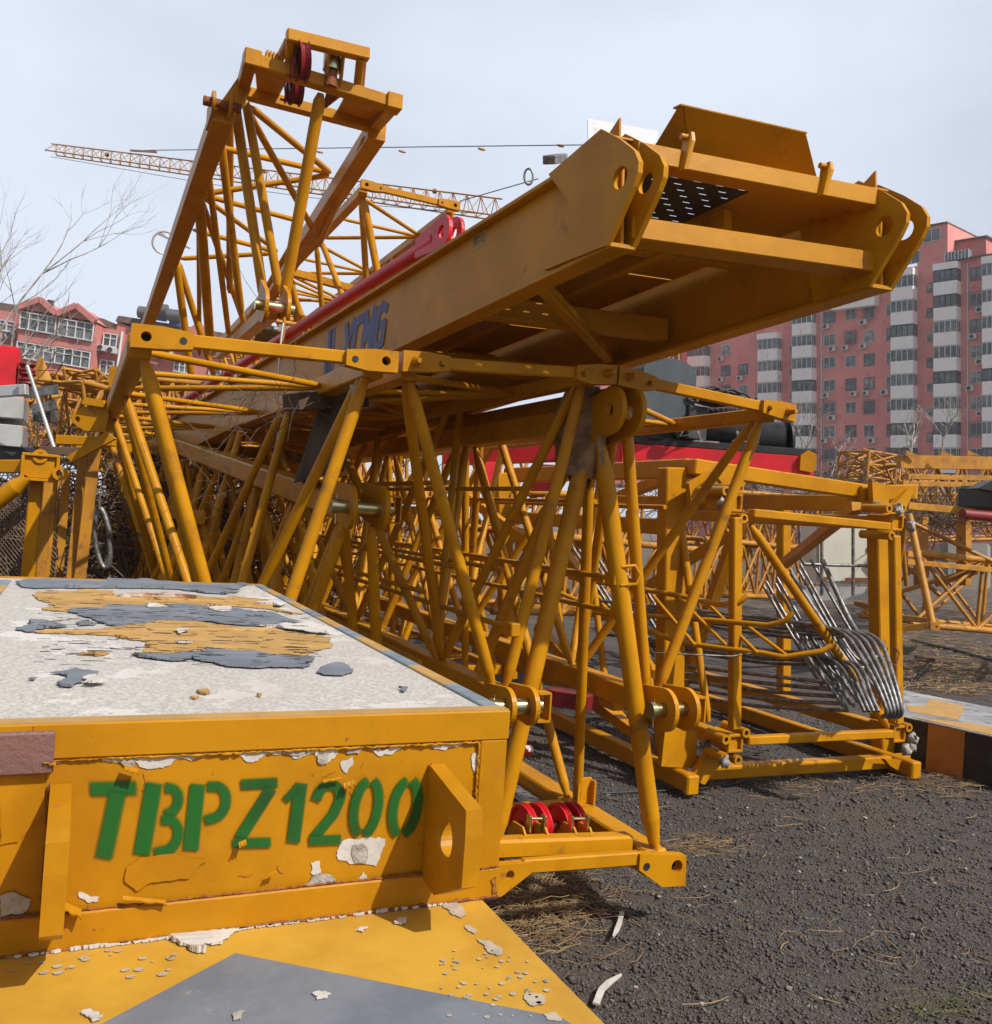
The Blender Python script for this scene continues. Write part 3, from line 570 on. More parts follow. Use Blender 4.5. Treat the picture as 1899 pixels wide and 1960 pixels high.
# ---------------- triangular lattice jib sections ----------------
def piece(name, mb, root, mt=None, **k): return mb.out(name, mt or YEL, root, **k)
def dplate(mb, c, nrm, r, back, th, hole=None, n=14, ext=0.0):   # rounded lug: semicircle, extended backwards (back = vector)
    c, nrm, back = Vector(c), Vector(nrm).normalized(), Vector(back); bd = back.normalized(); up = nrm.cross(bd)
    pts = [c+(-bd*math.cos(t)+up*math.sin(t))*r for t in [math.pi/2-math.pi*i/n for i in range(n+1)]]
    pts = pts+[c+back-up*(r-ext), c+back+up*(r-ext)]
    if (pts[1]-pts[0]).cross(pts[3]-pts[1]).dot(nrm) < 0: pts = pts[::-1]
    mb.ngon(pts, nrm, th, hole=(c, hole) if hole else None)
def lugs(root, c, r=0.115, gap=0.13, pin=True, back=(0, 0.22, 0), keeper=True, hole=0.035):
    c = Vector(c)
    for s in (-1, 1):
        m = MB(); dplate(m, c+X_*s*gap/2, X_, r, back, 0.022, hole, ext=0.02); piece('lug_plate', m, root)
    if pin:
        m = MB(); m.tube(c-X_*(gap/2+0.075), c+X_*(gap/2+0.05), hole*0.97, 18); m.tube(c-X_*(gap/2+0.085), c-X_*(gap/2+0.06), hole*1.1, 18); m.tube(c-X_*(gap/2+.06)-Z_*0.08, c-X_*(gap/2+.06)+Z_*0.05, 0.005, 6); piece('lug_pin', m, root, ZINC)
        if keeper:
            m = MB(); k = c+X_*(gap/2+0.05)
            for dz in (-1, 1): m.box(k.x-0.03, k.x+0.03, k.y-0.045, k.y+0.02, k.z+dz*0.06-0.004, k.z+dz*0.06+0.004)
            m.box(k.x+0.026, k.x+0.034, k.y-0.04, k.y+0.02, k.z-0.056, k.z+0.056); piece('pin_keeper', m, root)
def plate5(mb, P, y, th=0.03, holes=()):  # polygon in an end plane; P = [(x,z)...]; first hole cut through, others plugged dark
    pts = [Vector((a, y, b)) for a, b in P]
    if holes: mb.ngon(pts, -Y_, th, hole=(Vector((holes[0][0], y, holes[0][1])), holes[0][2]))
    else: mb.ngon(pts, -Y_, th)
def jib(root, a, b, c, L, n, ch=0.10, apex=0.10, rs=0.033, rb=0.02, d=(0, 1, 0), drop=(0, 0, 0), first=True, end=True, merge=False, mt=None, skip=0.0):
    """a, b: near ends of the two base chords; c: near end of the apex chord."""
    a, b, c, d = Vector(a), Vector(b), Vector(c), Vector(d).normalized(); p = L/n; mt = mt or YEL
    big = MB()
    def put(nm, m):
        if merge: big.add(m.v, m.f); big.sm[-len(m.f):] = m.sm
        else: m.out(nm, mt, root)
    for q, w_ in ((a, ch), (b, ch), (c, apex)):
        put('chord', MB().beam(q, q+d*L, w_, w_, bev=0.006))
    S_ = 1 if c.z < a.z else -1
    an = a-Z_*S_*ch*0.3; bn = b-Z_*S_*ch*0.3; cn = c+Z_*S_*apex*0.4; o = X_*ch*0.2
    an += o; bn -= o
    for i in range(n+1):
        na, nb = an+d*p*i, bn+d*p*i
        if i == 0 and end:
            put('brace', MB().strut(na+d*0.05, cn+d*0.05-X_*0.03, rs*1.15)); put('brace', MB().strut(nb+d*0.05, cn+d*0.05+X_*0.03, rs*1.15))
        if i < n:
            nc = cn+d*p*(i+0.5)
            put('brace', MB().strut(na+d*0.1, nc-d*0.04, rs)); put('brace', MB().strut(nb+d*0.1, nc-d*0.04, rs))
            put('brace', MB().strut(na+d*(p-0.1), nc+d*0.04, rs)); put('brace', MB().strut(nb+d*(p-0.1), nc+d*0.04, rs))
            f0, f1 = (a+o+d*p*i, b-o+d*p*i)
            put('lacing', MB().strut(f0+d*0.14, f1+d*(p*0.5-0.04), rb)); put('lacing', MB().strut(f1+d*(p*0.5+0.04), f0+d*(p-0.1), rb))
            put('lacing', MB().strut(f0+d*(p*0.5), f1+d*(p*0.5), rb*0.9))
    if merge: big.out('lattice', mt, root)
Z2 = GZ
def endbar(root, x0, x1, z, y, side='top', h=0.075, tilt=0.0, pins=False, nohole=False, w=0.16):
    """bar with a holed plate at each end, plate top edge chamfered towards the bar"""
    zz = lambda x: z+tilt*(x-x0)
    m = MB(); m.beam((x0+w, y, zz(x0+w)-0.003), (x1-w, y, zz(x1-w)-0.003), 0.04, h*0.66, bev=0.005); piece('end_bar', m, root)
    for xa, xb in ((x0, x0+w+0.05), (x1, x1-w-0.05)):
        za, zb_ = zz(xa), zz(xb); m = MB(); s = 1 if xb > xa else -1
        P = [(xa, za-0.048), (xa, za+0.036), (xa+s*0.10, za+0.036+tilt*.1*s), (xb, zb_+0.024), (xb, zb_-0.036), (xa+s*0.12, zb_-0.048)]
        plate5(m, P if s < 0 else P, y-0.012, 0.06, [(xa+s*0.05, za-0.006+tilt*.05*s, 0.018)]); piece('end_plate', m, root)
        m = MB(); m.tube((xa+s*0.05, y+0.02, za-0.006), (xa+s*0.05, y+0.029, za-0.006), 0.024, 14); piece('bolt_hole', m, root, BLK); m = MB()
        if not nohole: m.tube((xb-s*0.035, y-0.044, zb_-0.01), (xb-s*0.035, y-0.041, zb_-0.01), 0.013, 14)
        piece('bolt_hole', m, root, BLK)
        if pins:
            m = MB(); m.tube((xa+s*0.05, y-0.1, za-0.006), (xa+s*0.05, y-0.04, za-0.006), 0.010, 14, 0.019); piece('bolt_pin', m, root); m = MB(); m.tube((xb-s*0.035, y-0.07, zb_-0.01), (xb-s*0.035, y-0.04, zb_-0.01), 0.010, 12); piece('bolt_pin', m, root)
Y0 = 3.5
# section one: open towards us over the block
j1 = thing('jib_section', 'yellow inverted jib section whose end bar crosses in front of the dark blue lettering', 'jib section', (0.6, Y0, Z2+0.8), 'triangular jib sections lying in the near row')
p0, p1 = PY(262, 664, Y0), PY(750, 700, Y0)
endbar(j1, PY(250, 640, Y0).x, PY(757, 690, Y0).x, PY(250, 641, Y0).z, Y0, tilt=0.035)
jib(j1, (PY(262, 640, Y0).x+0.015, Y0+0.06, PY(262, 645, Y0).z-0.02), (PY(735, 690, Y0).x-0.02, Y0+0.06, PY(735, 700, Y0).z), (0.64, Y0+0.05, 0.82+GZ), 9.6, 6, ch=0.085, rs=0.0235, rb=0.015)
# section two
j2 = thing('jib_section', 'inverted jib section with pinned lug against the rear right corner of the stencilled block', 'jib section', (1.63, Y0, Z2+0.8), 'triangular jib sections lying in the near row')
endbar(j2, PY(766, 690, Y0).x, PY(1172, 715, Y0).x, PY(766, 690, Y0).z, Y0, tilt=0.07, pins=True, w=0.15)
c2 = PY(992, 1352, Y0); lugs(j2, c2, r=0.082, gap=0.11)
jib(j2, (PY(766, 690, Y0).x+0.06, Y0+0.05, PY(766, 690, Y0).z-0.03), (PY(1165, 715, Y0).x-0.06, Y0+0.05, PY(1172, 715, Y0).z-0.02), (c2.x+0.0, Y0+0.15, c2.z), 9.6, 6, ch=0.07, apex=0.095, rs=0.0235, rb=0.015)
# section three
j3 = thing('jib_section', 'inverted jib section with bright pin ends, standing rightmost beside the black winch', 'jib section', (2.64, Y0, Z2+0.8), 'triangular jib sections lying in the near row')
endbar(j3, PY(1176, 715, Y0).x, PY(1512, 790, Y0).x, PY(1176, 718, Y0).z, Y0, tilt=-0.055, pins=True, w=0.15)
c3 = PY(1293, 1358, Y0); lugs(j3, c3, r=0.10, gap=0.12)
jib(j3, (PY(1180, 720, Y0).x+0.1, Y0+0.05, PY(1180, 720, Y0).z-0.06), (PY(1500, 790, Y0).x-0.04, Y0+0.05, PY(1500, 790, Y0).z-0.01), (c3.x, Y0+0.15, c3.z-0.01), 9.6, 6, ch=0.07, apex=0.105, rs=0.024, rb=0.016)
for r_, cx_, c_ in ((j2, 0.28, c2), (j3, 0.3, c3), (j2, -0.26, c2), (j3, -0.28, c3)):
    for dz in (0.55, 0.95):
        k_ = cx_*dz/1.3; piece('safety_rail', MB().tube((c_.x+k_, Y0+0.5, c_.z+dz), (c_.x+k_, Y0+9.2, c_.z+dz), 0.012, 8), r_)
# section four: upright, its foot plates near the ground
j4 = thing('jib_section', 'tall upright jib section with thick round legs and red rope pulleys between its feet', 'jib section', (2.15, Y0, 0), 'triangular jib sections lying in the near row')
Yf = 3.54
fr_ = PY(1305, 1632, Yf); fl_ = PY(965, 1650, Yf)
def foot(px, s):   # foot plate polygon from pixels
    m = MB(); P = [PY(x, y, Yf) for x, y in px]; plate5(m, [(p.x, p.z) for p in P], Yf, 0.05, s); piece('foot_plate', m, j4)
h1 = PY(1290, 1655, Yf); foot([(1220, 1632), (1308, 1634), (1306, 1692), (1262, 1694), (1218, 1662)], [(h1.x, h1.z, 0.031)])
m = MB(); m.tube((h1.x, Yf+0.03, h1.z), (h1.x, Yf+0.04, h1.z), 0.034, 16); piece('bolt_hole', m, j4, BLK); m = MB(); q = PY(1232, 1655, Yf); m.tube((q.x, Yf-0.0275, q.z), (q.x, Yf-0.0255, q.z), 0.018, 16); q2 = PY(972, 1671, Yf); piece('bolt_hole', m, j4, BLK)
foot([(870, 1660), (1012, 1648), (1012, 1668), (955, 1712), (868, 1716)], [(q2.x, q2.z, 0.02)])
m = MB(); a_, b_ = PY(1000, 1659, Yf), PY(1225, 1643, Yf); m.beam(a_+Y_*0.01, b_+Y_*0.01, 0.04, 0.062, bev=0.006); piece('end_bar', m, j4)
yc = Yf+0.14
m = MB(); m.beam(PY(940, 1622, yc), PY(1205, 1612, yc), 0.085, 0.085, bev=0.012); piece('cross_member', m, j4)
yc2 = Yf+0.62
m = MB(); m.beam(PY(940, 1555, yc2), PY(1080, 1545, yc2), 0.07, 0.07, bev=0.01); piece('cross_member', m, j4)
L4 = 9.5; xr4 = PY(1262, 1640, Yf).x; xl4 = PY(905, 1660, Yf).x; z4 = PY(1262, 1655, Yf).z
for xx in (xr4, xl4): piece('chord', MB().beam((xx, Yf+0.025, z4), (xx, Yf+L4, z4), 0.13, 0.12, bev=0.01), j4)
ap = PY(1180, 792, Yf)
piece('chord', MB().beam((ap.x-0.02, Yf+0.25, ap.z-0.02), (ap.x-0.02, Yf+L4, ap.z-0.02), 0.12, 0.12, bev=0.008), j4)
for dx in (-0.045, 0.06):
    m = MB(); dplate(m, ap+X_*dx-Y_*0.03+Z_*0.01, X_, 0.108, (0, 0.3, -0.07), 0.024, 0.032, ext=0.01); piece('lug_plate', m, j4)
T_ = lambda *p: Vector(p)
legs = [((1148, 850), (1250, 1625), 0.056), ((1118, 850), (962, 1400), 0.05)]
m = MB(); m.strut(PY(1150, 850, Yf+0.12), PY(1254, 1628, Yf+0.05), 0.043, 18, 0.16); piece('leg', m, j4)
m = MB(); m.strut(PY(1135, 800, Yf+0.2), PY(940, 1640, Yf+0.14), 0.04, 18, 0.16); piece('leg', m, j4)
pp = 1.58
for i in range(6):
    y0_ = Yf+pp*i; ya = y0_+pp*0.5
    for xx in (xr4-0.02, xl4+0.02):
        for (yy1, yy2) in ((y0_+0.25, ya-0.05), (ya+0.05, y0_+pp+0.1)):
            up_first = yy1 < ya
            A1 = T_(ap.x+(0.03 if xx > 2.2 else -0.03), yy1, ap.z-0.07) if up_first else T_(xx, yy1, z4+0.05)
            B1 = T_(xx, yy2, z4+0.05) if up_first else T_(ap.x+(0.03 if xx > 2.2 else -0.03), yy2, ap.z-0.07)
            if i == 0 and up_first: A1.y += 0.02
            piece('brace', MB().strut(A1, B1, 0.024 if i else 0.028, 12), j4)
    piece('lacing', MB().strut((xl4+.05, y0_+0.75, z4), (xr4-.05, ya+0.75, z4), 0.018), j4)
for (x, y, xx) in ((1190, 1175, None), (1180, 1108, None), (985, 1205, None)):
    q = PY(x, y, Yf+0.1); m = MB(); m.tube(q, q+Y_*7.5, 0.014, 8); m.box(q.x-0.03, q.x+0.015, q.y-0.03, q.y+0.06, q.z-0.03, q.z+0.03, 0.005); piece('safety_rail', m, j4)
q = PY(1190, 1085, Yf+0.06); m = MB(); m.path([q, q+T_(0.06, -0.02, 0.01), q+T_(.085, -.025, -.03), q+T_(0.075, -.02, -.075), q+T_(0, 0, -0.085)], 0.008, 8); piece('rope_hook', m, j4)
m = MB(); q = PY(1140, 1520, Yf+0.55)   # small channel bracket on the right chord
m.box(xr4-0.05, xr4+0.05, Yf+0.72, Yf+0.735, z4+0.06, z4+0.2, 0.002)
for sx in (-0.05, 0.05): m.box(xr4+sx-0.006, xr4+sx+0.006, Yf+0.68, Yf+0.735, z4+0.06, z4+0.19, 0.002)
piece('bracket', m, j4)
# rope pulleys between the feet
def sheave(root, c, ax, r, w_, mt, hub=None):
    m = MB(); m.disc_ring(c, ax, [(r*0.25, -w_*0.3), (r*0.8, -w_*0.16), (r*0.86, -w_*0.5), (r, -w_*0.5), (r*1.0, -w_*0.38), (r*0.88, 0), (r*1.0, w_*0.38), (r, w_*0.5), (r*0.86, w_*0.5), (r*0.8, w_*0.16), (r*0.25, w_*0.3)], 40)
    s = m.out('pulley_wheel', mt, root)
    m = MB(); a = Vector(ax).normalized(); m.tube(Vector(c)-a*w_*0.9, Vector(c)+a*w_*0.9, r*0.2, 16); m.out('pulley_hub', ZINC, s)
for (x, y), yy in (((1012, 1578), yc+0.16), ((1040, 1572), yc+0.2), ((1085, 1570), yc+0.22), ((1098, 1572), yc+0.26)):
    pass
for (x, y), yy in (((1015, 1580), yc+0.24), ((1082, 1578), yc+0.24)):
    c = PY(x, y, yy)
    for s in (-0.024, 0.024): sheave(j4, c+X_*s*1.6+Z_*0.0, (1, 0.15, 0), 0.105, 0.036, RED)
for x in (1000, 1043, 1098, 1128):
    c = PY(x, 1606, yc+0.04); m = MB(); m.ngon([c+Y_*0.16-Z_*.02, c+Y_*.1+Z_*.05, c+Z_*0.055-Y_*0.0, c-Y_*0.045+Z_*0.015, c-Y_*0.045-Z_*0.035, c+Y_*0.1-Z_*0.045], X_, 0.010); piece('pulley_bracket', m, j4)
for x0, x1 in ((1012, 1042), (1092, 1124)):
    m = MB(); m.tube(PY(x0, 1567, yc+0.06), PY(x1, 1567, yc+0.06), 0.007, 10); 
    for xx in (x0+1, x1-1): c = PY(xx, 1567, yc+.06); m.box(c.x-0.005, c.x+0.005, c.y-0.02, c.y+0.02, c.z-0.06, c.z+0.018, 0.002)
    piece('rope_guard', m, j4, ZINC)
# perforated walkway plank lying inside section four
def slot_mat(name, col, sx, sy, kx, ky, metal=0.8, rough=0.35, off=0.5):
    m = bpy.data.materials.new(name); m.use_nodes = True; t = m.node_tree; b = t.nodes['Principled BSDF']; Lk = t.links.new
    b.inputs['Base Color'].default_value = (*col, 1); b.inputs['Metallic'].default_value = metal; b.inputs['Roughness'].default_value = rough
    uv = N(t, 'ShaderNodeUVMap'); br = N(t, 'ShaderNodeTexBrick'); br.offset = off; br.inputs['Scale'].default_value = 1; br.inputs['Brick Width'].default_value = sx; br.inputs['Row Height'].default_value = sy
    sp = N(t, 'ShaderNodeSeparateXYZ'); Lk(uv.outputs[0], sp.inputs[0])
    def M(op, a, c=None):
        n = N(t, 'ShaderNodeMath', operation=op)
        for i, v in enumerate((a, c)):
            if v is None: continue
            if isinstance(v, (int, float)): n.inputs[i].default_value = v
            else: Lk(v, n.inputs[i])
        return n.outputs[0]
    row = M('FLOOR', M('DIVIDE', sp.outputs[1], sy)); sh = M('MULTIPLY', M('MODULO', row, 2.0), sx*off)
    fx = M('FRACT', M('DIVIDE', M('ADD', sp.outputs[0], sh), sx)); fy = M('FRACT', M('DIVIDE', sp.outputs[1], sy))
    hole = M('MULTIPLY', M('LESS_THAN', fx, kx), M('LESS_THAN', fy, ky)); Lk(M('SUBTRACT', 1.0, hole), b.inputs['Alpha'])
    t.nodes.remove(br); return m
def deck(name, c, ex, ey, mt, root, **k):
    c, ex, ey = Vector(c), Vector(ex), Vector(ey); off = parent_loc(root) if root is not None else c
    me = bpy.data.meshes.new(name); P = [c-ex-ey, c+ex-ey, c+ex+ey, c-ex+ey]; me.from_pydata([tuple(p-off) for p in P], [], [(0, 1, 2, 3)])
    u = me.uv_layers.new(); w_, h_ = 2*ex.length, 2*ey.length
    for i, q in enumerate(((0, 0), (w_, 0), (w_, h_), (0, h_))): u.data[i].uv = q
    me.materials.append(mt); o = bpy.data.objects.new(name, me); C.objects.link(o)
    if root is not None: o.parent = root
    else: o.location = off
    for a in ('label', 'category', 'group'):
        if a in k: o[a] = k[a]
    return o
SLOT = slot_mat('galvanised_slotted_sheet', (0.42, 0.43, 0.43), 0.11, 0.05, 0.45, 0.22)
wk = thing('walkway_plank', 'galvanised slotted walkway plank lying behind the red pulleys', 'walkway plank', (1.9, 4.4, 0.25))
a_, b_ = PZ(1085, 1536, 0.30), PZ(1040, 1536, 0.30)
ctr = (a_+b_)/2+Y_*1.15-X_*0.08; deck('slotted_sheet', ctr, (0.065, 0, 0), (-0.02, 1.15, 0), SLOT, wk)
MB().box(ctr.x-0.11, ctr.x-0.066, ctr.y-1.15, ctr.y+1.15, 0.17, 0.298, 0.003).out('side_rail', DKST, wk)
# section five: upright between one and two, apex near eye level
j5 = thing('jib_section', 'upright jib section carrying the leaning timber post on its top chord', 'jib section', (1.2, 3.9, 0), 'triangular jib sections lying in the near row')
Y5 = 4.0
c5 = PY(700, 972, Y5); lugs(j5, c5, r=0.10, gap=0.15, hole=0.032, back=(0, 0.3, 0.04))
far5 = PD(300, 838, 9.0)
d5 = (far5-(c5+T_(-0.02, 0.2, 0.0)))
piece('chord', MB().beam(c5+T_(-0.03, 0.22, 0.0), far5, 0.13, 0.12, bev=0.01), j5)
for i in range(7):
    t0, t1, t2 = i/7, (i+0.5)/7, (i+1)/7; b0 = c5+T_(-0.03, 0.25, -0.05)
    for sx in (-0.34, 0.36):
        g0 = lambda t: b0+d5*t
        lo = lambda t: Vector((b0.x+d5.x*t+sx*1.0, b0.y+d5.y*t, 0.42))
        if i == 0: piece('brace', MB().strut(c5+T_(0.05 if sx > 0 else -0.08, 0.06, -0.08), lo(0.03), 0.026, 12), j5)
        piece('brace', MB().strut(g0(t0), lo(t1), 0.024), j5); piece('brace', MB().strut(lo(t1+0.02), g0(t2), 0.024), j5)
for sx in (-0.34, 0.36): piece('chord', MB().beam((c5.x-0.03+sx, Y5, 0.38), (c5.x-0.03+sx+d5.x, Y5+d5.y, 0.38), 0.1, 0.1), j5)
for k_ in range(2):
    q = c5+T_(0.42, 0.3, -0.4-0.35*k_); piece('safety_rail', MB().tube(q, q+Y_*6, 0.013, 8), j5)
# timber post and packing block between section five and the beam above
tp = thing('timber_post', 'dark weathered timber post leaning under the big beam on the jib chord', 'timber post', PD(600, 920, 4.6))
m = MB(); m.hexa([PD(562, 925, 4.5), PD(652, 905, 4.3), PD(660, 900, 4.75), PD(580, 915, 4.95), PD(612, 775, 4.5), PD(672, 772, 4.3), PD(680, 770, 4.75), PD(630, 772, 4.95)]); m.out('post', WOOD, tp)
m = MB(); a_ = PD(558, 767, 4.2); m.beam(PD(556, 770, 4.35), PD(690, 764, 4.6), 0.16, 0.085, bev=0.004); m.out('packing_timber', WOOD, tp)
# further sections in the same heap, behind and to the left
far_specs = [
 ('inverted jib section with striped shadows behind the near left section', (-0.05, 9.2, 2.3), (0.95, 9.2, 2.3), (0.45, 9.25, 0.9)),
 ('upright jib section deep in the heap behind the stencilled block', (0.2, 6.2, 0.45), (1.2, 6.2, 0.45), (0.72, 6.2, 1.75)),
 ('inverted jib section lying beyond the leaning timber post', (1.25, 8.0, 2.2), (2.2, 8.0, 2.2), (1.75, 8.0, 0.7)),
 ('upright jib section far behind the black winch frame', (2.6, 7.6, 0.5), (3.6, 7.6, 0.5), (3.1, 7.6, 1.9)),
 ('lowest upright jib section seen under the end bars', (0.9, 9.4, 0.3), (2.0, 9.4, 0.3), (1.45, 9.4, 1.9)),
]
for lab, a_, b_, c_ in far_specs:
    r = thing('jib_section', lab, 'jib section', ((a_[0]+b_[0])/2, a_[1], 0), 'triangular jib sections deeper in the heap')
    jib(r, a_, b_, c_, 9.5, 7, ch=0.08, apex=0.09, rs=0.024, rb=0.014)
    piece('end_bar', MB().beam(Vector(a_)-Y_*0.05, Vector(b_)-Y_*0.05, 0.05, 0.08), r)
# ---------------- raised head section with rope sheaves ----------------
YH = 6.0
hd = thing('jib_head_section', 'raised jib tip section with a rectangular head frame of sheaves high above the heap', 'jib tip section', (1.2, YH, 3.1+GZ))
def hp(x, y, dy=0.0): return PY(x, y, YH+dy)
def hb(name, p, q, w_, h, dy=0.0, dy2=None, bev=0.008, mt=None): piece(name, MB().beam(hp(*p, dy), hp(*q, dy if dy2 is None else dy2), w_, h, bev=bev), hd, mt)
TLn, TRn, TLf, TRf = (482, 117), (752, 200), (460, 172), (715, 238)
hb('head_bar', TLn, TRn, 0.085, 0.08, -0.35)                     # nearest bar
dyb = 0.20
hb('head_bar', (470, 178), (722, 244), 0.075, 0.075, dyb)
piece('head_side_bar', MB().beam(hp(478, 117, -0.35), hp(462, 176, dyb), 0.075, 0.09), hd); piece('head_side_bar', MB().beam(hp(750, 201, -0.35), hp(716, 240, dyb), 0.075, 0.09), hd)
for (x, y) in ((482, 116), (752, 198)):
    c = hp(x, y, -0.36); piece('head_corner', MB().frame(c, X_*0.05, Y_*0.055, Z_*0.05, 0.006), hd)
for pts in ([(488, 127, -.3), (552, 147, -.3), (534, 183, .18), (492, 172, .18)], [(742, 205, -.3), (662, 180, -.3), (645, 212, .18), (705, 230, .18)]):
    m = MB(); P = [hp(a, b, c) for a, b, c in pts]; nn = (P[1]-P[0]).cross(P[3]-P[0]).normalized(); m.ngon(P, nn, 0.012); piece('gusset_plate', m, hd)
# gantry above the head frame
hb('gantry_bar', (548, 68), (706, 106), 0.065, 0.075, -0.5)
for p, q, d0, d1 in (((556, 78), (553, 130), -.5, -.33), ((690, 112), (684, 168), -.5, -.33), ((552, 80), (530, 122), -.45, -.1), ((694, 114), (690, 165), -.4, -.05)):
    piece('gantry_post', MB().tube(hp(*p, d0), hp(*q, d1), 0.027, 12), hd)
for x, y in ((630, 88), (658, 96)):
    piece('sheave_strap', MB().beam(hp(x, y, -.48), hp(x-8, y+78, -.36), 0.015, 0.05, up=Y_), hd)
m = MB(); c = hp(636, 117, -.40); m.tube(c-Z_*0.06, c+Z_*0.055, 0.055, 18); m.tube(c+Z_*0.055, c+Z_*0.085, 0.028, 12); piece('swivel', m, hd, ZINC)
m = MB(); m.tube(c-Z_*0.06, c-Z_*0.16, 0.035, 12, 0.04); piece('rope_socket', m, hd, RUST); m = MB(); m.tube(hp(640, 175, -.2), hp(621, 205, -.1), 0.05, 12, 0.012); piece('rope_end', m, hd, RUST)
for (x, y, dy) in ((575, 112, -.42), (563, 160, -0.1)):
    c = hp(x, y, dy)
    m = MB(); m.disc_ring(c, (1, 0.05, 0.2), [(0.03, -0.02), (0.10, -0.012), (0.125, -0.03), (0.13, -0.03), (0.11, 0), (0.13, 0.03), (0.125, 0.03), (0.10, 0.012), (0.03, 0.02)], 28); piece('rope_sheave', m, hd, DRED)
    m = MB(); 
    for s in (-1, 1): m.beam(c+X_*s*0.045-Z_*0.13, c+X_*s*0.045+Z_*0.13, 0.012, 0.06, up=Y_); m.tube(c+T_(s*0.02, 0, 0.12*s)-X_*0.06, c+T_(s*0.02, 0, 0.12*s)+X_*0.06, 0.008, 6)
    piece('sheave_cheek', m, hd, DRED)
m = MB(); a_, b_ = hp(507, 108, -.3), hp(538, 118, -.3); m.beam(a_, b_, 0.03, 0.055); 
for i in range(5): q = a_.lerp(b_, (i+.5)/5); m.box(q.x-0.006, q.x+0.006, q.y-0.035, q.y-0.012, q.z-0.02, q.z+0.03)
piece('rope_comb', m, hd)
# chords of the raised section
lc0, lc1 = hp(432, 208, 0.05), PX(272, 640, hp(432, 208, 0.05).x*1.0)
rc0 = hp(722, 250, 0.12)
d0 = Y_
Lh = 8.4
lc1 = PD(272, 650, 12.9); 
piece('chord', MB().beam(hp(428, 215, .05), lc1, 0.135, 0.13), hd)
rcx = PD(478, 625, 12.6)
piece('chord', MB().beam(hp(722, 250, .15), rcx, 0.125, 0.13), hd)
apx = hp(527, 588, 0.0); apf = PD(420, 680, 13.0)
piece('chord', MB().beam(apx+Y_*0.15, apf, 0.10, 0.10), hd)
for s in (-0.07, 0.07):
    m = MB(); dplate(m, apx+X_*s, X_, 0.11, (0, .2, 0.1), 0.024, 0.03); piece('lug_plate', m, hd)
piece('lug_pin', MB().tube(apx-X_*0.13, apx+X_*0.12, 0.034, 14), hd, ZINC)
piece('corner_gusset', MB().beam(hp(432, 214, .05), hp(466, 165, .05), 0.12, 0.10), hd)
q = hp(424, 200, 0.0)
for s in (-0.05, 0.05): m = MB(); dplate(m, q+X_*s, X_, 0.07, (0.0, .25, -0.02), 0.02, 0.02); piece('lug_plate', m, hd)
piece('lug_pin', MB().tube(q-X_*0.11, q+X_*0.12, 0.03, 14), hd, RUST)
def hs(p, q, d1, d2, r=0.04): piece('brace', MB().strut(PD(*p, d1), PD(*q, d2), r*0.76, 12, 0.05), hd)
DH = 6.05
hs((614, 178), (543, 575), 5.7, 6.1, 0.05)
hs((470, 190), (535, 560), 6.0, 6.2); hs((450, 200), (505, 572), 6.1, 6.2, 0.045); hs((422, 262), (462, 600), 6.6, 7.6, .04)
hs((462, 190), (600, 440), 6.1, 8.0, 0.035); hs((480, 205), (632, 330), 6.1, 7.6, 0.035); hs((420, 282), (628, 330), 6.8, 7.6, .03); hs((385, 372), (630, 335), 7.4, 7.6, .03)
hs((385, 372), (580, 425), 7.5, 8.4, .03); hs((385, 374), (530, 480), 7.5, 9.0, .03); hs((370, 440), (530, 482), 8.4, 9.2, .03); hs((345, 495), (520, 485), 9.2, 9.2, .03)
hs((395, 300), (438, 640), 7.0, 9.0, 0.036); hs((381, 375), (402, 650), 7.4, 9.2, 0.06); hs((384, 380), (475, 640), 7.6, 9.2, .036); hs((380, 390), (382, 680), 8.2, 10, .03)
hs((337, 500), (366, 720), 9.0, 9.6, 0.05); hs((340, 500), (410, 720), 9.2, 9.8, 0.045); hs((440, 212), (440, 560), 7.0, 8.4, .04)
hs((700, 262), (610, 470), 6.4, 8.6, .035); hs((575, 440), (470, 620), 8.8, 10.5, .035)
m = MB(); q = PD(318, 462, 9.5); m.path([q+T_(0.11*math.cos(t)-.03*t*.2, 0.02*t, 0.11*math.sin(t)) for t in [i*0.35 for i in range(24)]]+[q+T_(0.25, .1, 0)], 0.012, 6); piece('wire_coil', m, hd, ALU)
# frame standing behind: second raised section
h2 = thing('jib_section', 'raised jib section behind the tip section, its plain end bar against the sky', 'jib section', (2.7, 8.3, 3.4), 'raised jib sections')
Y8 = 8.3
a_, b_ = PY(690, 352, Y8), PY(878, 396, Y8)
endbar(h2, a_.x, b_.x, a_.z, Y8, tilt=(b_.z-a_.z)/(b_.x-a_.x), w=0.17, h=0.09)
jib(h2, a_+T_(.05, .08, -.04), b_+T_(-.05, .08, -.05), T_((a_.x+b_.x)/2, Y8+0.1, a_.z-1.5), 9.0, 5, ch=0.085, rs=0.032, rb=0.02, mt=YEL)
h3 = thing('jib_section', 'third raised jib section, lying half hidden behind the big beam', 'jib section', (1.2, 11.5, 3.4), 'raised jib sections')
a_, b_ = PY(555, 520, 11.5), PY(700, 560, 11.5)
piece('end_bar', MB().beam(a_, b_, 0.09, 0.09), h3); jib(h3, a_, b_, T_((a_.x+b_.x)/2, 11.6, a_.z-1.4), 8, 5, ch=0.085, rs=0.03, rb=0.02)
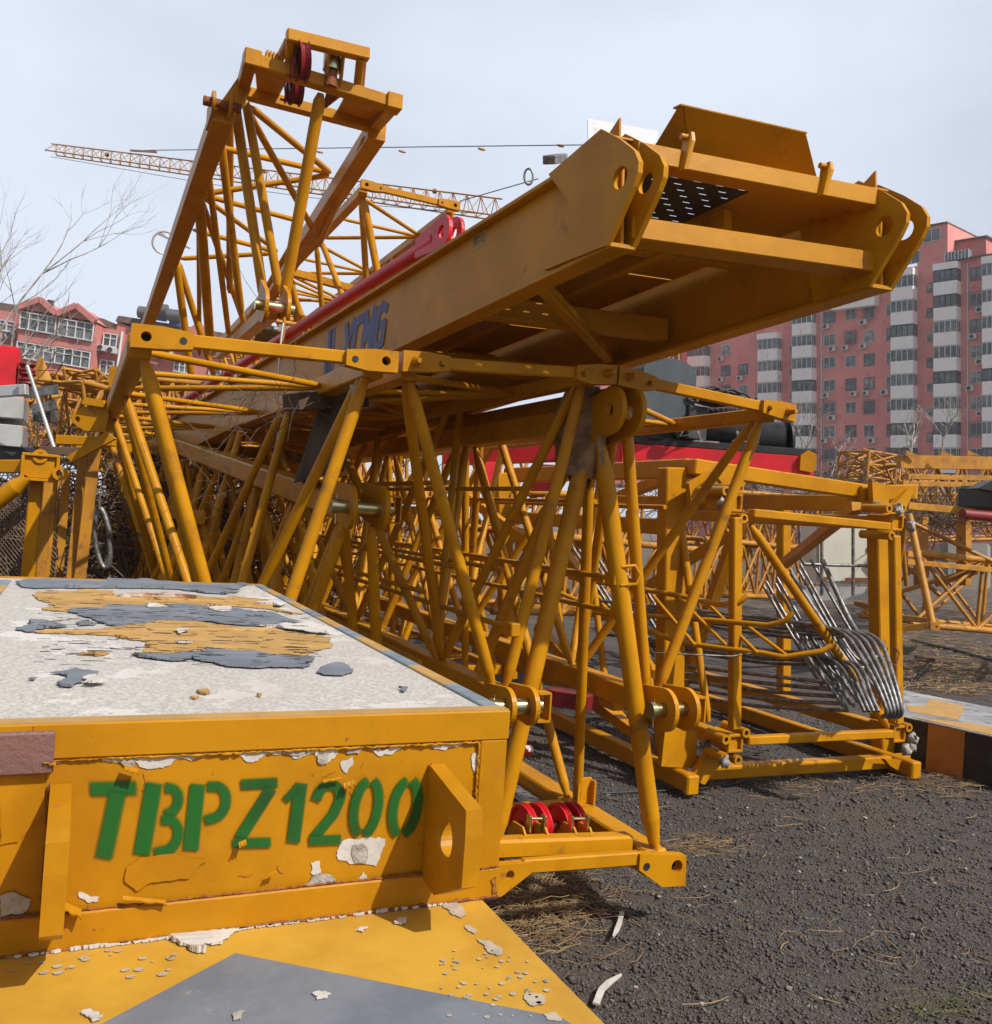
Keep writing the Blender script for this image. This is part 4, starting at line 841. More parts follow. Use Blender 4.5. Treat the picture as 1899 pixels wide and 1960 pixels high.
# ---------------- big I-beam platform (counter-jib) lying across the heap ----------------
Dv = Vector((-0.133, 0.987, -0.093)).normalized()
Wv = (RR*0.91-UP*0.050+FF*0.30).normalized(); Zv = Wv.cross(Dv).normalized(); Wn = Dv.cross(Zv).normalized(); Dn = Zv.cross(Wv).normalized()
BI = Matrix((Wv, Dv, Zv)).transposed().inverted()
O_ = PD(1168, 472, 3.0)
def zx(x, y): return ((1700+x/1.6513)/1.5798, (280+y/1.6513)/1.5798)
def PN(x, y, p0, n): r = ray(x, y); return CAM + r*((Vector(p0)-CAM).dot(n)/r.dot(n))
def LW(w_, s, h): return O_+Wv*w_+Dv*s+Zv*h
def loc(p): return tuple(BI @ (Vector(p)-O_))
HB = 0.375; FW = 0.09
bmr = thing('girder_platform', 'big yellow I-beam girder platform with blue lettering lying across the lattice heap', 'crane platform', O_+Dv*2)
RW = 1.14      # outer face of the right girder, measured across
LEN = 7.2
def lb_(mb, w0, w1, s0, s1, h0, h1, bev=0.003):
    return mb.frame(LW((w0+w1)/2, (s0+s1)/2, (h0+h1)/2), Wv*(w1-w0)/2, Dv*(s1-s0)/2, Zv*(h1-h0)/2, bev)
plate_px = [zx(205, 185), zx(300, 235), zx(372, 292), zx(394, 345), zx(390, 400), zx(365, 470), zx(232, 768), zx(205, 775)]
PL = [loc(PN(x, y, O_, Wn)) for x, y in plate_px]
PLsh = [(s, h) for _, s, h in PL]
back = [loc(PN(x, y, O_, Wn)) for x, y in ((1045, 518), (1092, 385), (1054, 335))]
hole_c = loc(PN(*zx(301, 428), O_, Wn))
smin = min(s for s, h in PLsh)
for sid, w0 in (('L', 0.0), ('R', RW-0.0)):
    q = 1 if sid == 'L' else -1
    g = MB(); lb_(g, w0 if q > 0 else w0-FW, w0+FW if q > 0 else w0, 0.0, LEN, 0, 0.018); lb_(g, w0 if q > 0 else w0-FW, w0+FW if q > 0 else w0, 0.05, LEN, HB-0.018, HB)
    lb_(g, w0+q*FW/2-0.006, w0+q*FW/2+0.006, 0.0, LEN, 0.018, HB-0.018); g.out('girder', YEL, bmr)
    for off, full in ((0.0, True), (FW, False)):
        m = MB(); ww = w0+q*off
        P = [LW(ww, s, h) for s, h in PLsh]
        if (off == 0.0 and sid == 'L'): P += [LW(ww, s, h) for _, s, h in back]
        else: P += [LW(ww, 0.25, 0.012), LW(ww, 0.32, HB-0.02)]
        m.ngon(P, Wn, 0.02, hole=(LW(ww, hole_c[1], hole_c[2]), 0.037), hn=28); m.out('lug_plate', YEL, bmr)
    m = MB(); m.ngon([LW(w0+q*FW/2, 0.02, HB), LW(w0+q*FW/2, 0.16, HB), LW(w0+q*FW/2, 0.02, HB+0.085)], Wn, 0.008); m.out('fin', YEL, bmr)
    m = MB(); lb_(m, min(w0, w0+q*FW)-0.004, max(w0, w0+q*FW)+0.004, 0.0, 0.3, HB, HB+0.010); m.out('cap_plate', YEL, bmr)
def cross(p, q, s, w_, h, name='cross_beam', mt=None):
    pn = LW(0, s, 0); a_ = loc(PN(*p, pn, Dn)); b_ = loc(PN(*q, pn, Dn))
    m = MB(); m.beam(LW(FW*.9, s, a_[2]), LW(RW-FW*.9, s, b_[2]), w_, h, up=Zv, bev=0.004); m.out(name, mt or YEL, bmr); return a_[2], b_[2]
hu = cross(zx(470, 335), zx(1470, 525), 0.0, 0.07, 0.068); hl = cross(zx(420, 710), zx(1500, 860), 0.03, 0.09, 0.075)
for s in (1.1, 2.1, 3.1, 4.1, 5.1, 6.1):
    m = MB(); m.beam(LW(FW*.9, s, 0.10), LW(RW-FW*.9, s, 0.10), 0.06, 0.10, up=Zv); m.out('cross_beam', YEL, bmr)
    m = MB(); m.beam(LW(FW*.9, s-0.5, 0.27), LW(RW-FW*.9, s-0.5, 0.27), 0.05, 0.06, up=Zv); m.out('cross_beam', YEL, bmr)
for s in (0.55, 2.6, 4.6): m = MB(); m.beam(LW(FW*.9, s, 0.05), LW(RW-FW*.9, s+0.95, 0.05), 0.05, 0.05, up=Zv); m.out('diagonal_brace', YEL, bmr)
m = MB(); m.beam(LW(0.62, 0.2, 0.26), LW(0.62, LEN, 0.26), 0.04, 0.07, up=Zv); m.out('stringer', YEL, bmr)
DSL = slot_mat('dark_slotted_deck', (0.05, 0.045, 0.04), 0.09, 0.042, 0.32, 0.09, metal=0.2, rough=0.6)
for i in range(7):
    deck('deck_sheet', LW(0.345, 0.54+0.96*i, 0.312), Wv*0.25, Dv*0.475, DSL, bmr); MB().frame(LW(0.82, 0.54+0.98*i, 0.325), Wv*0.22, Dv*0.485, Zv*0.004).out('solid_deck_sheet', YEL, bmr)
# yellow trough on the end crossbar
pn0 = LW(0, 0.14, 0)
top = [PN(*zx(x, y), LW(0, 0.02, 0), Dn) for x, y in ((605, 62), (1213, 198))]; bot = [PN(*zx(x, y), pn0, Dn) for x, y in ((1272, 432), (636, 316))]
m = MB(); P = [top[0], top[1], bot[0], bot[1]]; m.ngon(P, (P[1]-P[0]).cross(P[3]-P[0]), 0.008); m.out('trough_plate', YEL, bmr)
m = MB(); b1 = bot[1]+Dv*0.26+Zv*0.02-Wv*0.02; P = [top[0], bot[1], b1, top[0]+Dv*0.03]; m.ngon(P, (P[1]-P[0]).cross(P[2]-P[0]), 0.008); m.out('trough_cheek', YEL, bmr)
m = MB(); b2 = bot[0]+Dv*0.26; P = [top[1], bot[0], b2, top[1]+Dv*0.03]; m.ngon(P, (P[1]-P[0]).cross(P[2]-P[0]), 0.008); m.out('trough_cheek', YEL, bmr)
m = MB(); P = [top[0]-Wv*.01, top[1]+Wv*.01, top[1]+Dv*0.05+Zv*0.012, top[0]+Dv*0.05+Zv*0.012]; m.ngon(P, (P[1]-P[0]).cross(P[3]-P[0]), 0.006); m.out('trough_lip', YEL, bmr)
for (x, y), (x2, y2) in ((zx(632, 225), zx(605, 388)), (zx(1322, 370), zx(1296, 515))):
    a_, b_ = PN(x, y, LW(0, -0.045, 0), Dn), PN(x2, y2, LW(0, -0.05, 0), Dn)
    m = MB(); dd = (b_-a_); m.ngon([a_-Dv*0.02+Zv*.012, a_+Dv*0.02+Zv*.012, a_+Dv*0.025-Zv*.02, b_+Dv*0.012, b_-Dv*0.012, a_-Dv*0.025-Zv*.02], Wv, 0.012); m.tube(a_-Wv*0.03, a_+Wv*0.012, 0.011, 8); m.out('latch_lever', YEL, bmr)
# lettering and number tag on the outer web
def text_mesh(body, bold=0.0, shear=0.0):
    cu = bpy.data.curves.new('txt', 'FONT'); cu.body = body; cu.offset = bold; cu.shear = shear; cu.resolution_u = 4
    o = bpy.data.objects.new('txt', cu); C.objects.link(o); bpy.context.view_layer.update()
    me = bpy.data.meshes.new_from_object(o.evaluated_get(bpy.context.evaluated_depsgraph_get())); bpy.data.objects.remove(o)
    v = [tuple(x.co) for x in me.vertices]; f = [tuple(p.vertices) for p in me.polygons]; bpy.data.meshes.remove(me)
    x0, x1 = min(a[0] for a in v), max(a[0] for a in v); y0, y1 = min(a[1] for a in v), max(a[1] for a in v)
    return [((a[0]-x0)/(x1-x0), (a[1]-y0)/(y1-y0)) for a in v], f
def put_text(name, body, org, ex, ey, mt, root, bold=0.03, shear=0.0, **k):
    v, f = text_mesh(body, bold, shear); m = MB(); org, ex, ey = Vector(org), Vector(ex), Vector(ey)
    m.add([org+ex*a+ey*b for a, b in v], f); return m.out(name, mt, root, **k)
wf = FW/2-0.0075
s_near = loc(PN(736, 625, LW(wf, 0, 0), Wn))[1]; s_far = loc(PN(655, 670, LW(wf, 0, 0), Wn))[1]; s_em = loc(PN(618, 690, LW(wf, 0, 0), Wn))[1]
def strokes(root, paths, s0, s1, h0, h1, th, mt, name):   # heavy block letters on the web; s0 = left (far), s1 = right (near)
    m = MB(); k = 0; Wd, Hd = abs(s1-s0), h1-h0; sg = 1 if s1 > s0 else -1
    for pts in paths:
        P = [Vector((a*Wd+b*0.10*Wd, b*Hd)) for a, b in pts]; k += 1
        for i_ in range(len(P)-1):
            a, b = P[i_], P[i_+1]; d = (b-a).normalized(); n_ = Vector((-d.y, d.x))*th; e = d*th*0.6
            m.add([LW(wf-0.0002*(k*9+i_), s0+sg*v.x, h0+v.y) for v in (a-e-n_, b+e-n_, b+e+n_, a-e+n_)], [(0, 1, 2, 3)])
    m.out(name, mt, root)
for li, pth in enumerate(([[(0, 0), (.19, 1)], [(0, 1), (.19, 0)]], [[(.42, .95), (.30, .95), (.25, .8), (.25, .2), (.30, .05), (.42, .05)]], [[(.49, 0), (.49, 1), (.585, .35), (.68, 1), (.68, 0)]], [[(.95, .85), (.85, .97), (.78, .85), (.78, .15), (.83, .03), (.95, .08), (.95, .5), (.88, .5)]])):
    strokes(bmr, pth, s_far, s_near, 0.08, 0.29, 0.025, BLUE, 'girder_letter')
m = MB()
for k_ in range(3):
    a0 = s_far+0.12+(s_em-s_far-0.16)*k_/3; wd = (s_em-s_far)*0.24
    m.add([LW(wf, a0, 0.06), LW(wf, a0+wd, 0.06), LW(wf, a0+wd*0.8, 0.32 if k_ < 2 else 0.22), LW(wf, a0-wd*.2, 0.32 if k_ < 2 else 0.22)], [(0, 1, 2, 3)])
m.out('emblem', BLUE, bmr)
a_ = loc(PN(905, 445, LW(wf, 0, 0), Wn)); b_ = loc(PN(931, 430, LW(wf, 0, 0), Wn))
m = MB(); m.add([LW(wf, a_[1], HB-0.085), LW(wf, b_[1], HB-0.085), LW(wf, b_[1], HB-0.022), LW(wf, a_[1], HB-0.022)], [(0, 1, 2, 3)]); m.out('number_tag', YCH, bmr)
put_text('tag_number', 'PBT11Q', LW(wf-0.001, a_[1]-0.01, HB-0.075), -Dv*(a_[1]-b_[1]-0.02), Zv*0.045, BLK, bmr, bold=0.01)
for s in (1.95, 2.9): 
    m = MB(); q = LW(0.05, s, HB); m.path([q+Dv*0.05*math.cos(t)+Zv*0.085*math.sin(t) for t in [math.pi*i/10 for i in range(11)]], 0.011, 8); m.out('lifting_eye', YEL, bmr)
# red tie rod lying on the girder
rod = thing('tie_rod', 'red tie rod with forked eye end lying along the girder platform', 'tie rod', LW(0.05, 3.5, HB+0.05))
e0 = loc(PN(860, 425, LW(0.05, 0, 0), Wn)); q0 = LW(0.05, e0[1], HB+0.075)
far = LW(-0.02, 7.6, HB+0.07)
MB().tube(q0+Dv*0.12, far, 0.034, 18).out('rod', RED, rod); MB().tube(q0+Dv*0.1, q0+Dv*0.42, 0.042, 18, 0.036).out('sleeve', RED, rod)
for s in (-0.035, 0.035): m = MB(); dplate(m, q0+Wv*s*.8, Wn, 0.075, Dv*0.25, 0.018, 0.03, ext=0.03); m.out('eye_plate', RED, rod)
m = MB(); q = LW(0.03, e0[1]+1.95, HB); lbm = [q]; m.box(q.x-0.06, q.x-0.045, q.y-0.02, q.y+0.02, q.z-0.1, q.z+0.16, 0.003); m.box(q.x+0.06, q.x+0.075, q.y-0.02, q.y+0.02, q.z-0.02, q.z+0.14, 0.003); m.tube(q+T_(-.1, 0, .13), q+T_(.13, 0, .13), 0.014, 8); m.out('rod_clamp', YEL2, rod)
m = MB(); m.path([q+T_(-.06, -.02, .12), q+T_(-.075, -.05, -.05), q+T_(-.07, -.06, -.4), q+T_(-.05, -.05, -.62)], 0.006, 6); m.out('tie_wire', ALU, rod)
# white tank box and small steel tube end behind the girder's top edge
wbx = thing('white_panel', 'white weathered panel showing above the girder platform against the sky', 'panel', PD(1190, 255, 4.6)); m = MB(); P = [PD(1125, 229, 4.9), PD(1258, 252, 5.1), PD(1262, 330, 5.1), PD(1126, 330, 4.9)]; m.ngon(P, FF, 0.03); m.out('sheet', mat('white_sheet', (0.62, 0.64, 0.66), 0.5, dirt=(0.35, 0.33, 0.3), dscale=9, dlo=0.58, dhi=0.66), wbx)
m = MB(); m.beam(PD(1051, 306, 4.2), PD(1075, 302, 4.5), 0.06, 0.04); m.out('steel_tube_end', GALV, label='short galvanised box tube poking over the girder top edge', category='steel tube')
m = MB(); q = PD(1012, 338, 4.6); m.path([q+RR*0.022*math.cos(t)+UP*0.04*math.sin(t) for t in [2*math.pi*i/16 for i in range(16)]], 0.006, 6, True); m.out('wire_loop', GALV, label='thin metal wire loop standing on the girder top edge', category='wire loop')
# woven wrap round the tall section's top joint
wr_ = thing('plastic_wrap', 'brown woven plastic wrap tied round the tall section top joint', 'plastic wrap', ap)
m = MB(); cw = PD(1122, 800, (ap-CAM).dot(FF)+0.16); pts = []
nr, nc = 18, 20; vs = []
for i in range(nr):
    t = i/(nr-1); rad = 0.075+0.05*math.sin(t*3.0)+0.0
    for k_ in range(nc):
        u = 2*math.pi*k_/nc; r_ = rad*(1+0.16*noise.noise(Vector((math.cos(u)*2, math.sin(u)*2, t*5))))+0.02*max(0, t-.7)*math.sin(5*u)
        ztop = 0.15-0.42*t - (0.12*max(0, t-.75)*4*abs(noise.noise(Vector((u*1.3, 1, 0)))) if t > .75 else 0)
        vs.append(cw+T_(math.cos(u)*r_, math.sin(u)*r_*1.1+0.05, ztop))
m.add(vs, [(i*nc+k_, i*nc+(k_+1) % nc, (i+1)*nc+(k_+1) % nc, (i+1)*nc+k_) for i in range(nr-1) for k_ in range(nc)], True); m.out('wrap', WRAP, wr_)
m = MB(); q = PD(1150, 868, (ap-CAM).dot(FF)-0.02); m.add([q+RR*a+UP*b+FF*c for a, b, c in ((-.02, .08, 0), (0.025, .09, .01), (.012, .02, -.01), (.02, -.04, 0), (.0, -.06, .01), (-.01, 0, -.01))], [(0, 1, 2), (0, 2, 5), (2, 3, 4), (2, 4, 5)]); m.out('loose_strip', WRAP, wr_)
# cloth rag on the end bar between sections
m = MB(); q = PD(683, 760, 3.7); m.add([q+RR*a+UP*b+FF*c for a, b, c in ((-.03, .05, 0), (.03, .05, .01), (.028, -.03, -.01), (.0, -.05, 0), (-.02, -.03, .01))], [(0, 1, 2, 3, 4)]); m.out('cloth_rag', RAG, label='pale cloth rag hanging near the timber post', category='rag')
# ---------------- right side: box frame with a mast section in it ----------------
YR = PZ(1322, 1519, 0.03).y
fb = thing('box_frame', 'heavy yellow box frame of square tubes standing on the gravel around the mast section', 'steel frame', (4.3, YR+1.5, 0))
def fbm(p, q, w_, h, y0=0.0, y1=None, name='frame_bar', root=None, mt=None, bev=0.01, up=Z_):
    m = MB(); m.beam(PY(*p, YR+y0), PY(*q, YR+(y0 if y1 is None else y1)), w_, h, bev=bev, up=up); return m.out(name, mt or YEL, root or fb)
def fbl(p, L_, w_, h, y0=0.0, name='frame_rail', root=None, bev=0.01):
    a_ = PY(*p, YR+y0); m = MB(); m.beam(a_, a_+Y_*L_, w_, h, bev=bev); return m.out(name, YEL, root or fb)
fbl((1322, 1499), 3.6, 0.095, 0.13, 0.0); fbl((1748, 1472), 3.6, 0.095, 0.13, 0.0)
fbl((1185, 1345), 3.0, 0.11, 0.14, 1.2)
fbm((1345, 1478), (1735, 1455), 0.10, 0.10, 0.22, 0.22)
m = MB(); m.frame(PY(1323, 1502, YR-0.02), X_*0.052, Y_*0.03, Z_*0.07, 0.012); m.out('end_cap', YEL, fb); m = MB(); m.frame(PY(1750, 1474, YR-0.02), X_*0.052, Y_*0.03, Z_*0.07, 0.012); m.out('end_cap', YEL, fb)
post = lambda p, q, y0, w_=0.15, d_=0.13: fbm(p, q, w_, d_, y0, y0, 'frame_post', up=Y_)
post((1287, 895), (1280, 1465), 0.55, 0.19); post((1684, 1000), (1694, 1450), 0.5, 0.19); 
post((960, 905), (975, 1300), 3.4, 0.15); post((1500, 960), (1500, 1330), 3.4, 0.13); 
fbm((1322, 893), (1665, 943), 0.12, 0.12, 0.45, 0.45); 
fbm((1640, 945), (1745, 942), 0.14, 0.13, 0.42, 0.30); m = MB(); m.frame(PY(1745, 942, YR+0.28), X_*0.06, Y_*0.02, Z_*0.065, 0.01); m.out('end_cap', YEL, fb)
a_ = PY(1325, 897, YR+0.5); m = MB(); m.beam(a_, a_+Y_*3.3, 0.12, 0.15, bev=0.01); m.out('frame_rail', YEL, fb)
a_ = PY(1300, 1010, YR+0.62); m = MB(); m.beam(a_, a_+Y_*3.3, 0.10, 0.13, bev=0.01); m.out('frame_rail', YEL, fb)
a_ = PY(1715, 965, YR+0.5); m = MB(); m.beam(a_, a_+Y_*3.3, 0.12, 0.15, bev=0.01); m.out('frame_rail', YEL, fb)
for p, q, y0, y1 in (((1300, 1330), (1420, 990), 1.5, 0.6), ((1640, 970), (1500, 1080), 0.6, 2.2), ((1060, 1030), (1250, 1290), 3.0, 1.2), ((880, 940), (1040, 1060), 3.6, 2.6), ((1150, 1180), (1400, 1020), 2.6, 1.4), ((1030, 1200), (1190, 1380), 2.8, 1.4), ((1060, 1290), (1240, 1420), 2.4, .9), ((1160, 960), (1320, 900), 2.8, 1.0)):
    m = MB(); m.beam(PY(*p, YR+y0), PY(*q, YR+y1), 0.09, 0.09); m.out('frame_brace', YEL, fb)
for p in ((1405, 890), (1660, 1462)): pass
# slanted end plates
for pts, y0 in (([(1385, 888), (1424, 925), (1405, 955), (1362, 905)], 0.2), ([(1315, 925), (1360, 900), (1395, 960), (1320, 965)], 0.35), ([(1350, 1440), (1385, 1450), (1345, 1500), (1318, 1490)], 0.06), ([(1270, 1390), (1330, 1400), (1330, 1470), (1262, 1465)], 0.16), ([(1665, 922), (1700, 928), (1695, 985), (1668, 975)], 0.28), ([(1735, 935), (1745, 940), (1715, 1005), (1690, 985)], 0.25), ([(1690, 1452), (1735, 1455), (1748, 1492), (1700, 1465)], 0.1)):
    m = MB(); m.ngon([PY(x, y, YR+y0) for x, y in pts], -Y_, 0.05); m.out('gusset_plate', YEL, fb)
for (x, y), y0 in (((1370, 935), 0.16), ((1345, 1423), 0.1), ((1673, 968), 0.22)):
    q = PY(x, y, YR+y0); m = MB(); m.tube(q, q-Y_*0.035+X_*0.01, 0.035, 16); m.tube(q-Y_*0.03, q-Y_*0.06, 0.02, 6); m.out('bolt_head', GALV, fb)
# mast section
YI = YR-0.12
ms = thing('mast_section', 'mast section with ringed pipe joints at its corners, standing inside the box frame', 'mast section', (4.6, YI+1.4, 0))
def mi(p, q, w_, h, y0=0.0, y1=None, name='mast_bar', up=Z_):
    m = MB(); m.beam(PY(*p, YI+y0), PY(*q, YI+(y0 if y1 is None else y1)), w_, h, bev=0.008, up=up); m.out(name, YEL, ms)
mi((1438, 982), (1700, 1008), 0.07, 0.062); mi((1428, 1417), (1706, 1404), 0.07, 0.062)
mi((1408, 990), (1406, 1395), 0.075, 0.07, name='mast_post', up=Y_); mi((1712, 1025), (1718, 1385), 0.075, 0.07, name='mast_post', up=Y_)
MB().strut(PY(1436, 1005, YI+0.03), PY(1700, 1392, YI+0.03), 0.033, 14).out('diagonal_pipe', YEL, ms)
def casting(px_, rings, wad=None):
    c = PY(*px_, YI); cs = MB()
    r0 = 0.052; cs.frame(c+Y_*0.14, X_*0.058, Y_*0.12, Z_*0.06, 0.01)
    for dx, dz, lx, lz in ((0, .055, .065, .010), (0, -.055, .065, .010), (.055, 0, .010, .05), (-.055, 0, .010, .05)): cs.frame(c+T_(dx, 0.01, dz), X_*lx, Y_*0.016, Z_*lz, 0.004)
    o = cs.out('joint_casting', YEL, ms)
    for (rx, ry, ln) in rings:
        q = c+T_(rx, -0.02, ry); m = MB(); m.disc_ring(q, Y_, [(0.018, 0), (0.034, 0), (0.034, ln), (0.018, ln)], 20); m.tube(q+Y_*0.03, q+Y_*0.031, 0.018, 12); m.out('pipe_joint', YEL, ms)
        m = MB(); m.tube(q+Y_*0.008, q+Y_*0.012, 0.0185, 14); m.out('joint_bore', BLK, ms)
    for (rx, ry) in (wad or []):
        q = c+T_(rx, -0.03, ry); m = MB(); m.ell(q, 0.035, 0.04, 0.045, 6); m.v = [tuple(Vector(v)+Vector((noise.noise(Vector(v)*40), noise.noise(Vector(v)*40+X_*9), noise.noise(Vector(v)*40+Y_*9)))*0.03) for v in m.v]; m.out('wadding', RAG, ms)
casting((1407, 962), [(-0.095, 0.075, 0.3), (0.075, -0.105, 0.18), (0.02, 0.105, 0.2)], [(-0.13, -.02)])
casting((1718, 1000), [(-0.115, 0.10, 0.25), (0.03, 0.115, 0.2), (-0.07, -0.105, 0.3)], [(0.105, -.02), (-.03, 0.1)])
casting((1408, 1423), [(-0.10, 0.035, 0.2), (0.075, 0.075, 0.25), (0.02, -0.115, 0.2), (-0.10, -0.09, 0.2)], [(-0.11, -.11)])
casting((1722, 1405), [(-0.045, 0.105, 0.25), (0.08, 0.05, 0.2)], [(0.11, -.03), (0.05, -.12), (.1, -.1)])
for p in ((1407, 965), (1718, 1002), (1408, 1425), (1722, 1407)):
    a_ = PY(*p, YI+0.22); m = MB(); m.beam(a_, a_+Y_*2.9, 0.11, 0.11, bev=0.008); m.out('mast_chord', YEL, ms)
for k_ in range(4):
    ya = 0.3+k_*0.72
    MB().strut(PY(1407, 1400, YI)+Y_*ya, PY(1407, 985, YI)+Y_*(ya+0.36), 0.03).out('side_brace', YEL, ms)
# bundles of bent galvanised rails lying in the mast section
def rail(i, pts, r=0.017, lab='', grp='galvanised rails stacked in the mast section'):
    P = [PD(*p) for p in pts]; Q = []
    for a in range(len(P)-1):
        for t in range(6): 
            p0, p1, p2, p3 = P[max(a-1, 0)], P[a], P[a+1], P[min(a+2, len(P)-1)]; t_ = t/6
            Q.append(0.5*((2*p1)+(p2-p0)*t_+(2*p0-5*p1+4*p2-p3)*t_*t_+(3*p1-p0-3*p2+p3)*t_**3))
    Q.append(P[-1]); m = MB(); m.path(Q, r, 8); m.out('steel_rail', GALV, label=lab, category='steel rail', group=grp)
for i in range(5):
    o = i*22; rail(i, [(1150+o, 1150+i*7, 8.3), (1420+o*.5, 1178+i*9, 7.5), (1540+o*.5, 1194+i*7, 7.0), (1592+o*.6, 1203+i*2, 6.75), (1622+o*.66, 1220+i, 6.6), (1645+o*.58, 1252, 6.45), (1675+o*.42, 1305-i, 6.25), (1694+o*.34, 1350-i, 6.15), (1697+o*.32, 1366, 6.15), (1690+o*.32, 1372, 6.2)], r=.0155, lab='bent galvanised rail sweeping down to the right corner of the mast section', grp='upper galvanised rails in the mast section')
for i in range(4):
    o = i*22; rail(i, [(1160+o, 1215+i*6, 8.4), (1420+o*.5, 1240+i*9, 7.5), (1550+o*.5, 1252+i*6, 7.0), (1590+o*.6, 1262+i*2, 6.85), (1615+o*.55, 1284, 6.7), (1640+o*.42, 1330, 6.5), (1655+o*.4, 1362, 6.4)], r=.0145, lab='bent galvanised rail of the inner row in the mast section', grp='inner bent rails in the mast section')
for i in range(5):
    rail(i, [(1200+i*9, 1262+i*14, 8.2), (1440, 1290+i*15, 7.2), (1600+i*6, 1318+i*13-10, 6.7)], r=.015, lab='straight galvanised rail lying low across the mast section', grp='low straight rails in the mast section')
for i in range(13):
    x0 = 1462+i*7.5-(i % 3)*5; y0 = 1122-i*4.2+(i % 2)*8
    rail(i, [(x0, y0, 7.2+i*.05), (x0+95, y0+165, 6.9+i*.05), (x0+110+i*2, y0+185, 6.9+i*.05)], r=0.0125, lab='galvanised rail leg standing up to the left behind the diagonal pipe', grp='slanting rail legs in the mast section')
for i in range(11):
    x0, y0 = 1520+i*7, 1222-i*2+(i % 2)*7; rail(i, [(x0, y0, 6.95+i*.04), (x0+85, y0+115, 6.6+i*.04), (x0+92, y0+128, 6.6)], r=.012, lab='short galvanised rail leg low in the bundle, left of the sweeping bends', grp='low rail legs in the mast section')
for i in range(10):
    x0 = 1095+i*13-(i % 3)*6; y0 = 1045+i*4+(i % 2)*9
    rail(i, [(x0, y0, 8.6+i*.05), (x0+105, y0+170, 8.2+i*.05), (x0+120, y0+190, 8.2)], r=0.014, lab='galvanised rail leg leaning among the dark braces left of the big post', grp='slanting rail legs left of the big post')
rail(0, [(1575, 1073, 7.3), (1600, 1130, 7.1), (1632, 1196, 6.9), (1680, 1270, 6.5)], r=0.02, lab='single long galvanised rail sticking up in front of the cream cabinet', grp='long single rails')
rail(0, [(1515, 1098, 7.3), (1600, 1230, 6.9)], r=0.02, lab='thick galvanised rail just left of the cream cabinet corner', grp='long single rails')
# yellow ladder hoops hooked on the mast section
lh = thing('ladder_cage', 'yellow ladder cage of curved tubes lying among the steel rails', 'ladder cage', PD(1400, 1180, 6.6))
for pts in ([(1090, 1105, 7.4), (1300, 1140, 6.8), (1375, 1157, 6.5), (1415, 1154, 6.4), (1430, 1140, 6.4)], [(1100, 1170, 7.2), (1330, 1185, 6.6), (1370, 1188, 6.4), (1470, 1197, 6.2), (1505, 1188, 6.1), (1518, 1172, 6.1)], [(1060, 1130, 7.4), (1300, 1230, 6.6), (1460, 1250, 6.3), (1500, 1258, 6.2), (1575, 1246, 6.1), (1592, 1235, 6.1)]):
    m = MB(); m.path([PD(*p) for p in pts], 0.019, 10); m.out('hoop', YEL, lh)
for p, q in (((1300, 1145), (1390, 1235)), ((1355, 1155), (1450, 1250)), ((1420, 1190), (1510, 1258)), ((1250, 1140), (1330, 1235))):
    m = MB(); m.tube(PD(*p, 6.65), PD(*q, 6.3), 0.013, 8); m.out('cage_strap', YEL, lh)
# ---------------- apartment block on the right ----------------
U_R = (RR*(-1540)+UP*118+FF*1750).normalized(); V_R = UP.copy(); O_R = PD(1790, 860, 106)
OUT_R = -(U_R.cross(V_R)).normalized()
if OUT_R.dot(FF) > 0: OUT_R = -OUT_R
def zr(x, y): return ((2000+x/1.899)/1.5798, (650+y/1.899)/1.5798)
def uR(x): r = ray(x, 860); nrm = U_R.cross(V_R); p = CAM+r*((O_R-CAM).dot(nrm)/r.dot(nrm)); return (p-O_R).dot(U_R)
def ux(zxp): return uR(zr(zxp, 0)[0])
def vR(x, y):
    r = ray(*zr(x, y)); nrm = U_R.cross(V_R); p = CAM+r*((O_R-CAM).dot(nrm)/r.dot(nrm))-O_R; k = U_R.dot(V_R); return (p.dot(V_R)-k*p.dot(U_R))/(1-k*k)
def FR(u, v, o=0.0): return O_R+U_R*u+V_R*v+OUT_R*o
bld = thing('apartment_block', 'tall pink apartment block with white balcony columns across the right background', 'apartment block', PZ(1650, 1300, 0.0)*1.0)
bld.location = FR(10, -16, 0)
def pbox(mb, u0, u1, v0, v1, o0, o1):
    P = [FR(u, v, o) for v in (v0, v1) for u, o in ((u0, o0), (u1, o0), (u1, o1), (u0, o1))]; mb.hexa(P)
    return mb
ul, ur_ = ux(30), ux(2300)
m = MB(); pbox(m, ul, ux(1500), -14, vR(1420, 300), -12, 0); m.out('wall', PINK, bld)
m = MB(); pbox(m, ux(1500), ur_, -14, vR(1750, 255), -12.02, 0.02); m.out('wall', PINK, bld)
m = MB(); pbox(m, ux(1470), ux(1645), 18, vR(1560, 62), -9, 0.04); m.out('stair_tower', PINK, bld)
m = MB(); pbox(m, ux(1645)-0.02, ux(1820), 18, vR(1740, 120), -9, -2.2); m.out('roof_house', PINKL, bld)
m = MB(); pbox(m, ux(1640), ux(1835), vR(1740, 120), vR(1740, 112), -10, -1.8); pbox(m, ux(1466), ux(1648), vR(1560, 62), vR(1560, 55), -9.2, 0.3); m.out('roof_slab', ROOF, bld)
m = MB(); pbox(m, ux(1650), ur_, vR(1750, 255), vR(1750, 249), -4, 0.6); m.out('roof_slab', ROOF, bld)
